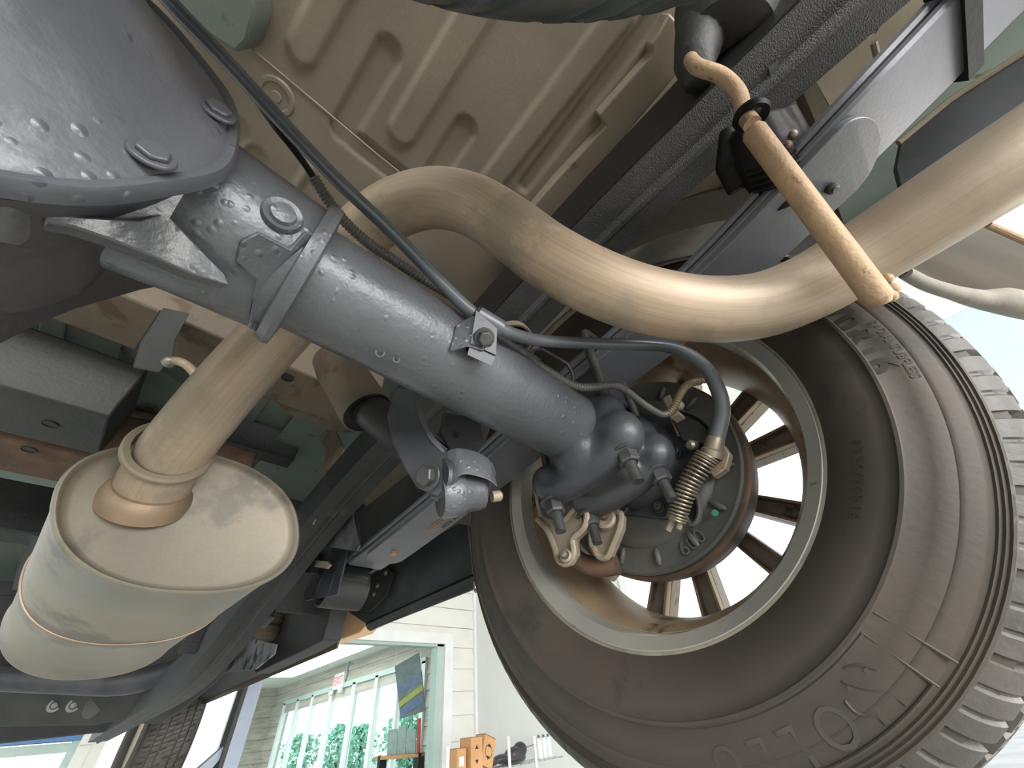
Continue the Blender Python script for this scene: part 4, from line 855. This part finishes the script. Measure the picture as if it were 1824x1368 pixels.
# ------------------------------------------------------------------ bed floor with pressed ribs
bd = thing('truck_bed', 'dusty beige underside of the steel truck bed', 'truck bed', (0, .1, .73))
ZB = .72
obj('floor_sheet', span(-.75, .32, -1.2, .62, ZB+.010, ZB+.012), 'bed_paint', bd)
caps = []                                   # pressed pads: centre line on the sheet, radius, depth
for (a_, b_, c_, d_, r_, h_) in ((718, 232, 905, -70, .022, 1), (690, 96, 612, 232, .019, -1), (826, 232, 730, 380, .019, -1), (540, 88, 620, -60, .020, 1), (1108, 20, 862, 340, .021, 1), (1195, -10, 935, 330, .012, -1),
                                 (455, 282, 405, 372, .018, -1), (604, 388, 560, 465, .018, -1), (548, 300, 470, 430, .007, 1), (632, 252, 742, 338, .016, -1), (392, 250, 420, 232, .02, -1)):
    p, q = at(a_, b_, z=ZB), at(c_, d_, z=ZB); caps.append((p.x, p.y, q.x, q.y, r_, h_*-.006))
gx = np.arange(-.42, .322, .0032); gy = np.arange(-.40, .5, .0036); X_, Y_ = np.meshgrid(gx, gy); Zh = np.zeros_like(X_)
for (x0, y0, x1, y1, r_, h_) in caps:
    L2 = (x1-x0)**2+(y1-y0)**2; t_ = np.clip(((X_-x0)*(x1-x0)+(Y_-y0)*(y1-y0))/L2, 0, 1)
    dd_ = np.hypot(X_-x0-t_*(x1-x0), Y_-y0-t_*(y1-y0)); f_ = np.clip((r_+.0035-dd_)/.009, 0, 1); f_ = f_*f_*(3-2*f_)
    Zh = np.where(np.abs(h_*f_) > np.abs(Zh), h_*f_, Zh)
ny, nx = X_.shape
obj('pressed_floor', ([V((X_[j, i], Y_[j, i], ZB+Zh[j, i])) for j in range(ny) for i in range(nx)], [(j*nx+i, j*nx+i+1, (j+1)*nx+i+1, (j+1)*nx+i) for j in range(ny-1) for i in range(nx-1)]), 'bed_paint', bd, ang=80)
rsv = at(492, 172, z=ZB)
obj('floor_plug', join(lathe(rsv, (0, 0, -1), [(0, .026), (.003, .024), (.003, .019), (.001, .017), (.001, .008), (.004, .007), (.004, .001)], 28)), 'bed_paint', bd)
obj('floor_seam', join(tube([at(440, 80, z=ZB), at(668, 272, z=ZB), at(1000, 540, z=ZB)], .0016, 6)), 'bed_paint', bd)
# longitudinal sill outboard of the floor with its stepped edge
q = [at(a, b, z=.69) for a, b in ((1192, 22), (1240, 75), (1250, 105), (1236, 140), (1200, 178), (1115, 275), (1025, 382), (960, 450), (905, 420), (990, 320), (1080, 225), (1066, 205), (1162, 98), (1160, 80), (1172, 62))]
obj('sill_rail', prism(q, (0, 0, .03)), 'sill_paint', bd, bev=.003)
obj('sill_bead', tube([at(1228, 122, z=.687), at(1100, 272, z=.687), at(975, 418, z=.687)], .009, 12), 'sill_paint', bd)
obj('floor_edge', span(.32, .40, -1.2, .62, ZB-.02, ZB+.05), 'rail_dark', bd)
obj('bed_side_floor', span(.40, .70, -1.2, -.02, ZB+.0, ZB+.003), 'sill_paint', bd)
def quadz(name, pts, z_, mat, par, th=.004, bev=.001): return obj(name, prism([at(a, b, z=z_) for a, b in pts], (0, 0, th)), mat, par, bev=bev)
quadz('cross_sill', ((250, -40), (445, -40), (455, 20), (440, 75), (420, 95), (250, -20)), .66, 'cab_paint', bd, .06, .004)
# ------------------------------------------------------------------ crossmembers and cab floor ahead of the axle (along X)
def xbeam(name, label, y0, y1, z0, z1, x0, x1, mat, holes=(), cat='crossmember'):
    t = thing(name, label, cat, ((x0+x1)/2, (y0+y1)/2, z0))
    pr = [(y0, z0+.02), (y0+.008, z0), (y1-.008, z0), (y1, z0+.02), (y1, z1), (y0, z1)]
    vs = [V((x0, a, b)) for a, b in pr]; obj('beam', prism(vs, (x1-x0, 0, 0)), mat, t, bev=.003)
    for (hx_, hy_) in holes:
        p = at(hx_, hy_, z=z0); hole(t, p-V((0, 0, .0006)), (0, 0, -1), .010)
    return t
def yz(px_, py_, z_): p = at(px_, py_, z=z_); return round(p.x, 3), round(p.y, 3)
b1 = xbeam('bed_crossmember', 'rust-stained bed crossmember between the axle tube and the muffler', .54, .66, .48, .60, -.75, .215, 'rusty_panel', ((512, 672),))
b2 = xbeam('cab_crossmember', 'dark grey crossmember with a round hole at the left edge', .715, .86, .40, .50, -.75, -.120, 'underbody', ((90, 755),))
b3 = xbeam('rusty_crossmember', 'reddish rusty crossmember left of the muffler', .875, 1.0, .40, .50, -.75, .10, 'rust', ((52, 800),))
cf = thing('cab_floor', 'grey-green painted floor panel left of the muffler', 'floor pan', (-.2, 1., .66))
obj('floor_sheet', span(-.8, .24, .62, 3.2, .66, .664), 'cab_paint', cf)
for xx in (-.62, -.47, -.33, -.2, -.08, .04, .15): obj('pressed_rib', span(xx, xx+.035, .62, 3.2, .652, .662), 'cab_paint', cf, bev=.003)
obj('tunnel_edge', span(-.8, .2, 1.0, 1.05, .58, .664), 'rail_dark', cf, bev=.003)
obj('tunnel_edge', span(-.8, .2, 1.25, 1.33, .52, .664), 'cab_paint', cf, bev=.003)
obj('tunnel_edge', span(-.8, .2, 1.6, 1.7, .5, .664), 'rail_dark', cf, bev=.003)
obj('cab_rear_wall', span(-.9, .46, 2.75, 2.76, .20, .9), 'underbody', cf)
obj('inner_rocker', span(.285, .50, 1.3, 1.31, .30, .70), 'underbody', cf)
obj('side_rail', span(.17, .285, 1.3, 1.31, .2, .66), 'rail_dark', cf)
obj('outer_wall', span(.50, .512, .66, 1.56, .36, .72), 'underbody', cf)
obj('body_floor', span(.14, .62, .50, 1.6, .62, .63), 'cab_paint', cf)
obj('long_rib', prism([at(a_, b_, z=.60) for a_, b_ in ((640, 885), (760, 770), (800, 800), (665, 925))], (0, 0, .02)), 'sill_paint', cf, bev=.003)
obj('long_rib', prism([at(a_, b_, z=.58) for a_, b_ in ((665, 935), (720, 880), (745, 905), (700, 950))], (0, 0, .02)), 'sill_paint', cf, bev=.003)
gp = thing('gusset_panel', 'light grey-green stepped gusset above the muffler pipe', 'bracket', at(260, 720, z=.52))
obj('gusset_sheet', prism([at(a, b, z=.56) for a, b in ((215, 615), (250, 640), (330, 690), (300, 740), (215, 800), (180, 730))], (0, 0, .006)), 'cab_paint', gp, bev=.001)
obj('gusset_foot', prism([at(a, b, z=.54) for a, b in ((188, 738), (270, 750), (250, 800), (170, 790))], (0, 0, .02)), 'sill_paint', gp, bev=.003)
hb = thing('muffler_hanger', 'grey rubber block muffler hanger with a bent steel rod', 'hanger', at(275, 600, d=.5))
vw3 = ray(275, 600).normalized()
obj('rubber_block', prism([at(290, 548, d=.5), at(338, 558, d=.5), at(312, 605, d=.495), at(308, 635, d=.49), at(285, 665, d=.485), at(236, 655, d=.485), at(250, 610, d=.49)], vw3*.03), 'underbody', hb, bev=.002)
obj('side_strap', prism([at(285, 552, d=.505), at(292, 555, d=.505), at(240, 640, d=.49), at(232, 632, d=.49)], vw3*.03), 'black_rubber', hb)
obj('hanger_rod', tube(smooth(P([(295, 645, .485), (315, 643, .48), (335, 652, .478), (352, 672, .475), (370, 700, .47)]), 4), .0055, 12), 'pipe_steel', hb)
obj('rod_nut', ball(at(302, 645, d=.48), .008, 8), 'zinc', hb)
# beige gusset panels between rail and crossmember
ig = thing('inner_gusset', 'beige dusty gusset plate behind the shock absorber', 'bracket', at(640, 860, x=.22))
obj('gusset_sheet', prism([at(a, b, x=.222) for a, b in ((505, 690), (560, 690), (590, 750), (612, 800), (590, 860), (556, 935), (545, 900), (575, 850), (580, 800))], (.004, 0, 0)), 'rusty_panel', ig, bev=.001)
obj('lower_flange', prism([at(a, b, z=.5) for a, b in ((480, 640), (560, 660), (640, 700), (600, 770), (520, 740), (470, 700))], (0, 0, .004)), 'rusty_panel', ig)
# ------------------------------------------------------------------ outboard: body side, spring hanger, rocker, fender
bp_ = thing('rocker_panel', 'dark bedside lower panel between the front bracket and the rear wheel', 'body panel', (.62, 1., .3))
sec = [(.0, 0.), (.012, -.004), (.02, .01), (.022, .16), (.016, .30), (.010, .30), (.014, .16), (.010, .03), (-.01, .012)]
obj('outer_skin', prism([V((.61+a, .70, .262+b)) for a, b in sec], (0, .56, 0)), 'rail_dark', bp_, bev=.002)
obj('inner_skin', prism([at(838, 925, x=.605), at(843, 1050, x=.612), at(665, 1120, x=.612), at(600, 1075, x=.60), (.595, 1.25, .58), (.595, .70, .60)], (.004, 0, 0)), 'body_primer', bp_)
obj('edge_trim', tube(smooth([at(832, 925, x=.604), at(840, 985, x=.606), at(845, 1048, x=.610)], 4), .0022, 6), 'cast_tan', bp_)
obj('edge_clip', ball(at(848, 1052, x=.608), .005, 6), 'cast_tan', bp_)
fs_ = thing('rocker_sill', 'dirty rocker sill with drain slots ahead of the spring hanger', 'body panel', (.6, 2., .27))
obj('sill_box', prism([(.50, 1.55, .300), (.585, 1.55, .262), (.615, 1.55, .262), (.625, 1.55, .29), (.63, 1.55, .6), (.50, 1.55, .6)], (0, 2.2, 0)), 'underbody', fs_, bev=.003)
obj('sill_flange', span(.606, .612, 1.45, 3.75, .246, .268), 'rusty_panel', fs_)
hole(fs_, at(505, 1128, z=.285), (0, 0, -1), .010)
obj('pinch_weld', join(tube([(.609, 1.45, .247), (.609, 3.7, .247)], .003, 6)), 'rust', fs_)
# inner structure panels (mount plates etc.)
ip = thing('cab_mount', 'grey cab mount bracket with rubber biscuit ahead of the rail', 'bracket', at(450, 1100, x=.4))
obj('mount_plate', prism([at(a, b, x=.47) for a, b in ((495, 1075), (560, 1060), (590, 1080), (575, 1140), (540, 1160), (455, 1200), (440, 1170), (450, 1120))], (.05, 0, 0)), 'underbody', ip, bev=.003)
obj('rubber_biscuit', lathe(at(465, 1120, x=.42), (0, 0, 1), [(-.03, .05), (-.02, .06), (.0, .06), (.01, .052), (.02, .062), (.04, .062), (.045, .04)], 32), 'rusty_panel', ip)
obj('mottled_plate', prism([at(a, b, x=.40) for a, b in ((400, 1150), (440, 1135), (492, 1148), (488, 1165), (455, 1192), (395, 1198), (380, 1180))], (.004, 0, 0)), M('mottled', S(128, 128, 134), S(146, 146, 152), 8, .5, .3, c3=S(60, 60, 62), s3=24, t3=.52), ip)
# brackets on the rail
rb = thing('rail_bracket', 'dark angular tab bracket on the front section of the frame rail', 'bracket', at(460, 1090, x=.3))
obj('tab_plate', prism([at(440, 1060, x=.30), at(480, 1063, x=.30), at(475, 1100, x=.30), at(458, 1118, x=.30), at(448, 1108, x=.30)], (.02, 0, 0)), 'rail_dark', rb, bev=.003)
rb2 = thing('rail_bracket', 'dark rounded tab bracket near the muffler end cap', 'bracket', at(530, 990, x=.3))
obj('tab_plate', prism([at(518, 970, x=.30), at(550, 970, x=.30), at(556, 1000, x=.30), at(552, 1022, x=.30), at(535, 1018, x=.30)], (.02, 0, 0)), 'rail_dark', rb2, bev=.003)
# spring hanger bracket
sh_ = thing('spring_hanger', 'black pressed steel hanger holding the front eye of the leaf spring', 'bracket', (LXM, .9, .29))
obj('hanger_side', prism([at(a, b, x=.325) for a, b in ((630, 900), (640, 960), (636, 985), (618, 980), (612, 1010), (600, 1060), (545, 1070), (540, 1062), (560, 1000), (575, 965))], (.004, 0, 0)), 'axle_dark', sh_, bev=.001)
obj('hanger_cup', lathe((LX0-.012, .905, .262), (1, 0, 0), [(0, .036), (0, .040), (.088, .040), (.088, .036)], 28, close=True), 'rail_dark', sh_)
obj('hanger_cap', prism([at(a, b, x=.405) for a, b in ((622, 980), (640, 1010), (620, 1020), (600, 1060), (640, 1030), (665, 1015), (668, 1008), (640, 990))], (.004, 0, 0)), 'axle_dark', sh_, bev=.001)
obj('shiny_gusset', prism([at(623, 898, x=.285), at(632, 940, x=.288), at(640, 972, x=.29), at(634, 982, x=.29), at(575, 972, x=.283), at(590, 935, x=.283)], (.003, 0, 0)), M('shiny_black', S(96, 96, 102), S(124, 124, 130), 30, .15, .4, .6, 60), sh_)
obj('light_spacer', prism([at(a_, b_, x=.285) for a_, b_ in ((562, 998), (582, 1000), (588, 1006), (582, 1013), (560, 1010))], (.004, 0, 0)), 'cast_tan', sh_)
# copper painted body piece
cp = thing('body_corner', 'copper-orange painted lower body corner behind the spring hanger', 'body panel', at(610, 1110, x=.66))
obj('painted_skin', prism([at(a, b, x=.66) for a, b in ((590, 1062), (612, 1065), (625, 1085), (656, 1088), (660, 1105), (640, 1128), (576, 1150), (580, 1110))], (.05, 0, 0)), 'copper_paint', cp, bev=.004)
obj('panel_seam', tube([at(614, 1085, x=.658), at(607, 1128, x=.658), at(583, 1136, x=.658)], .002, 6), 'rust', cp)
for a, b in ((597, 1082), (596, 1095), (592, 1112), (589, 1122)): obj('rivet', ball(at(a, b, x=.659), .0035, 6), 'rust', cp)
mp_ = thing('mount_strip', 'grey steel strip with small bolts beside the copper body corner', 'bracket', at(650, 1050, x=.58))
obj('strip_plate', prism([at(a, b, x=.585) for a, b in ((622, 1028), (690, 1010), (700, 1020), (690, 1060), (658, 1090), (620, 1084))], (.004, 0, 0)), 'underbody', mp_, bev=.001)
for a, b in ((667, 1058), (673, 1043), (688, 1020)): bolt(mp_, at(a, b, x=.584), (-1, 0, 0), .006, .004, .1, 'zinc')
# tank strap / lower left black pipes and skid
tk = thing('transfer_tube', 'black torsion tube crossing below the muffler', 'tube', (0, 1.75, .12))
ta, tb_ = at(-60, 1205, d=1.1), at(330, 1222, d=1.1)
obj('tube_bar', tube(smooth([ta, at(120, 1213, d=1.1), at(230, 1215, d=1.1), at(330, 1190, d=1.12)], 4), .031, 24), 'axle_dark', tk)
sk_ = thing('crossmember_pan', 'grey wide pressed crossmember at the lower left with two bolts and an oval hole', 'crossmember', at(120, 1260, d=1.2))
obj('pan_sheet', prism([at(a, b, d=c_) for a, b, c_ in ((-80, 1222, 1.2), (150, 1232, 1.2), (250, 1205, 1.2), (330, 1180, 1.2), (330, 1230, 1.2), (250, 1275, 1.2), (170, 1292, 1.2), (-80, 1296, 1.2))], ray(120, 1250)*.05), 'underbody', sk_, bev=.006)
vz = -ray(120, 1250)
hole(sk_, at(168, 1257, d=1.197), vz, .024, 'oval_hole', 1.35)
for a in (98, 132): obj('bolt', join(lathe(at(a, 1256, d=1.2), vz, [(0, .019), (.003, .018), (.003, .012), (.007, .008), (.008, .001)], 24)), 'bolt_dark', sk_)
lt = thing('body_skirt', 'black lower body skirt along the bottom left edge', 'body panel', at(120, 1300, d=1.4))
obj('skirt_sheet', prism([at(a, b, d=1.4) for a, b in ((-90, 1290), (170, 1284), (250, 1262), (300, 1240), (250, 1290), (180, 1305), (-90, 1335))], ray(120, 1300)*.06), 'rail_dark', lt, bev=.006)
ar = thing('control_arm', 'dark curved lower control arm reaching toward the front wheel', 'arm', at(300, 1250, d=1.3))
obj('arm_body', prism([at(a, b, d=c_) for a, b, c_ in ((225, 1288, 1.35), (330, 1200, 1.3), (400, 1145, 1.2), (430, 1160, 1.2), (385, 1215, 1.3), (330, 1262, 1.35), (285, 1290, 1.38))], ray(330, 1220)*.04), 'rail_dark', ar, bev=.006)
# dark trims left of the muffler
mt_ = thing('heat_shield', 'perforated pale heat shield edge left of the muffler', 'shield', at(10, 1130, d=1.2))
obj('perforated_edge', prism([at(a, b, d=1.2) for a, b in ((-40, 1165), (0, 1150), (18, 1105), (28, 1112), (12, 1150), (-40, 1180))], ray(10, 1130)*.01), 'sill_paint', mt_)
obj('shield_body', prism([at(a, b, d=1.3) for a, b in ((-80, 1060), (20, 1060), (40, 1110), (30, 1150), (60, 1200), (-80, 1215))], ray(10, 1130)*.03), 'black_plain', mt_, bev=.004)
st = thing('muffler_strap', 'dark strap hanging beside the left end of the muffler', 'strap', at(60, 1000, d=.75))
obj('strap_band', ribbon(smooth([at(82, 955, d=.62), at(70, 985, d=.66), at(52, 1020, d=.72), at(42, 1050, d=.78)], 4), (.03, .02, 0), .004), 'underbody', st)
# ------------------------------------------------------------------ wheelhouse, quarter panel, bed side parts
wh = thing('wheelhouse', 'dark dusty wheelhouse liner arching over the rear tyre', 'wheelhouse', (.5, YA, .6))
arc = [(.0, .43+.0*i) for i in range(2)]
obj('liner', lathe((.40, YA, ZA+.03), (1, 0, 0), [(0, .405), (0, .41), (.27, .41), (.27, .405)], 60, a0=math.radians(4), a1=math.radians(158), close=True, up=(0, 0, 1)), 'rusty_panel', wh)
obj('liner_wall', prism([V((.398, YA+math.cos(t)*.41, ZA+.03+math.sin(t)*.41)) for t in np.linspace(math.radians(20), math.radians(160), 30)]+[V((.398, YA-.40, .78)), V((.398, YA+.42, .78))], (.003, 0, 0)), 'rusty_panel', wh)
obj('lit_tyre_band', lathe((.396, YA, ZA), (1, 0, 0), [(0, .306), (-.003, .312), (0, .36), (.004, .362), (.004, .306)], 48, a0=math.radians(52), a1=math.radians(150), close=True, up=(0, 0, 1)), 'lip_grey', wh)  # added annulus; its paler grey stands in for light on the tyre shoulder
qp = thing('quarter_panel', 'grey inner rear quarter panel with a flared lower lip', 'body panel', (.68, -.5, .4))
lip = [at(a, b, z=.35) for a, b in ((1560, 450), (1640, 500), (1700, 520), (1735, 533), (1760, 536), (1790, 533), (1840, 545), (1960, 560))]
ext = (lip[-1]-lip[-3])*3; lip.append(lip[-1]+V((ext.x, ext.y, 0)))
top = [V((p.x+.02, p.y+.03, .78)) for p in lip]
obj('inner_sheet', strip([V((p.x+.02, p.y+.03, 1.5)) for p in lip], lip, (.004, 0, 0)), 'inner_panel', qp)
lipp = P([]) or [at(a, b, z=.352) for a, b in ((1612, 486), (1650, 506), (1700, 522), (1745, 533), (1785, 536), (1830, 545), (1960, 570))]
obj('lower_lip', tube(smooth(lipp, 4), lin([.007, .008, .009, .012, .017, .018, .018], 4), 14), 'lip_grey', qp)
obj('stay_rod', tube([at(1760, 400, d=.44), at(1850, 440, d=.44)], .004, 10), 'pipe_rust', qp)
mu = thing('bumper_bracket', 'long dark grey bumper bracket above the exhaust tail', 'bracket', at(1720, 180, x=.52))
obj('bracket_bar', prism([at(a, b, x=.50) for a, b in ((1600, 250), (1700, 165), (1824, 85), (1900, 40), (1900, 190), (1824, 240), (1700, 300), (1600, 340), (1590, 300))], (.02, 0, 0)), 'body_primer', mu, bev=.004)
obj('bracket_lip', tube([at(1600, 255, x=.498), at(1690, 180, x=.498), at(1720, 160, x=.498), at(1900, 45, x=.498)], .004, 8), 'sill_paint', mu)
obj('back_panel', prism([at(a, b, x=.60) for a, b in ((1380, 330), (1560, 160), (1700, 30), (1760, -60), (1950, -60), (1950, 200), (1700, 300), (1560, 430), (1400, 480))], (.004, 0, 0)), 'cab_paint', mu)
vb = thing('bed_brace', 'vertical beige bed brace between the frame rail and leaf spring', 'brace', at(1500, 130, z=.62))
obj('brace_sheet', prism([at(a, b, z=.66) for a, b in ((1440, 120), (1560, 60), (1640, -60), (1760, -60), (1560, 160), (1520, 260), (1490, 210))], (0, 0, .004)), 'sill_paint', vb)
obj('brace_flange', prism([at(a, b, z=.62) for a, b in ((1425, 150), (1450, 135), (1490, 225), (1470, 260))], (0, 0, .03)), 'rusty_panel', vb)
obj('brace_edge', tube([at(1556, 75, z=.615), at(1570, 130, z=.615)], .004, 8), 'sill_paint', vb)
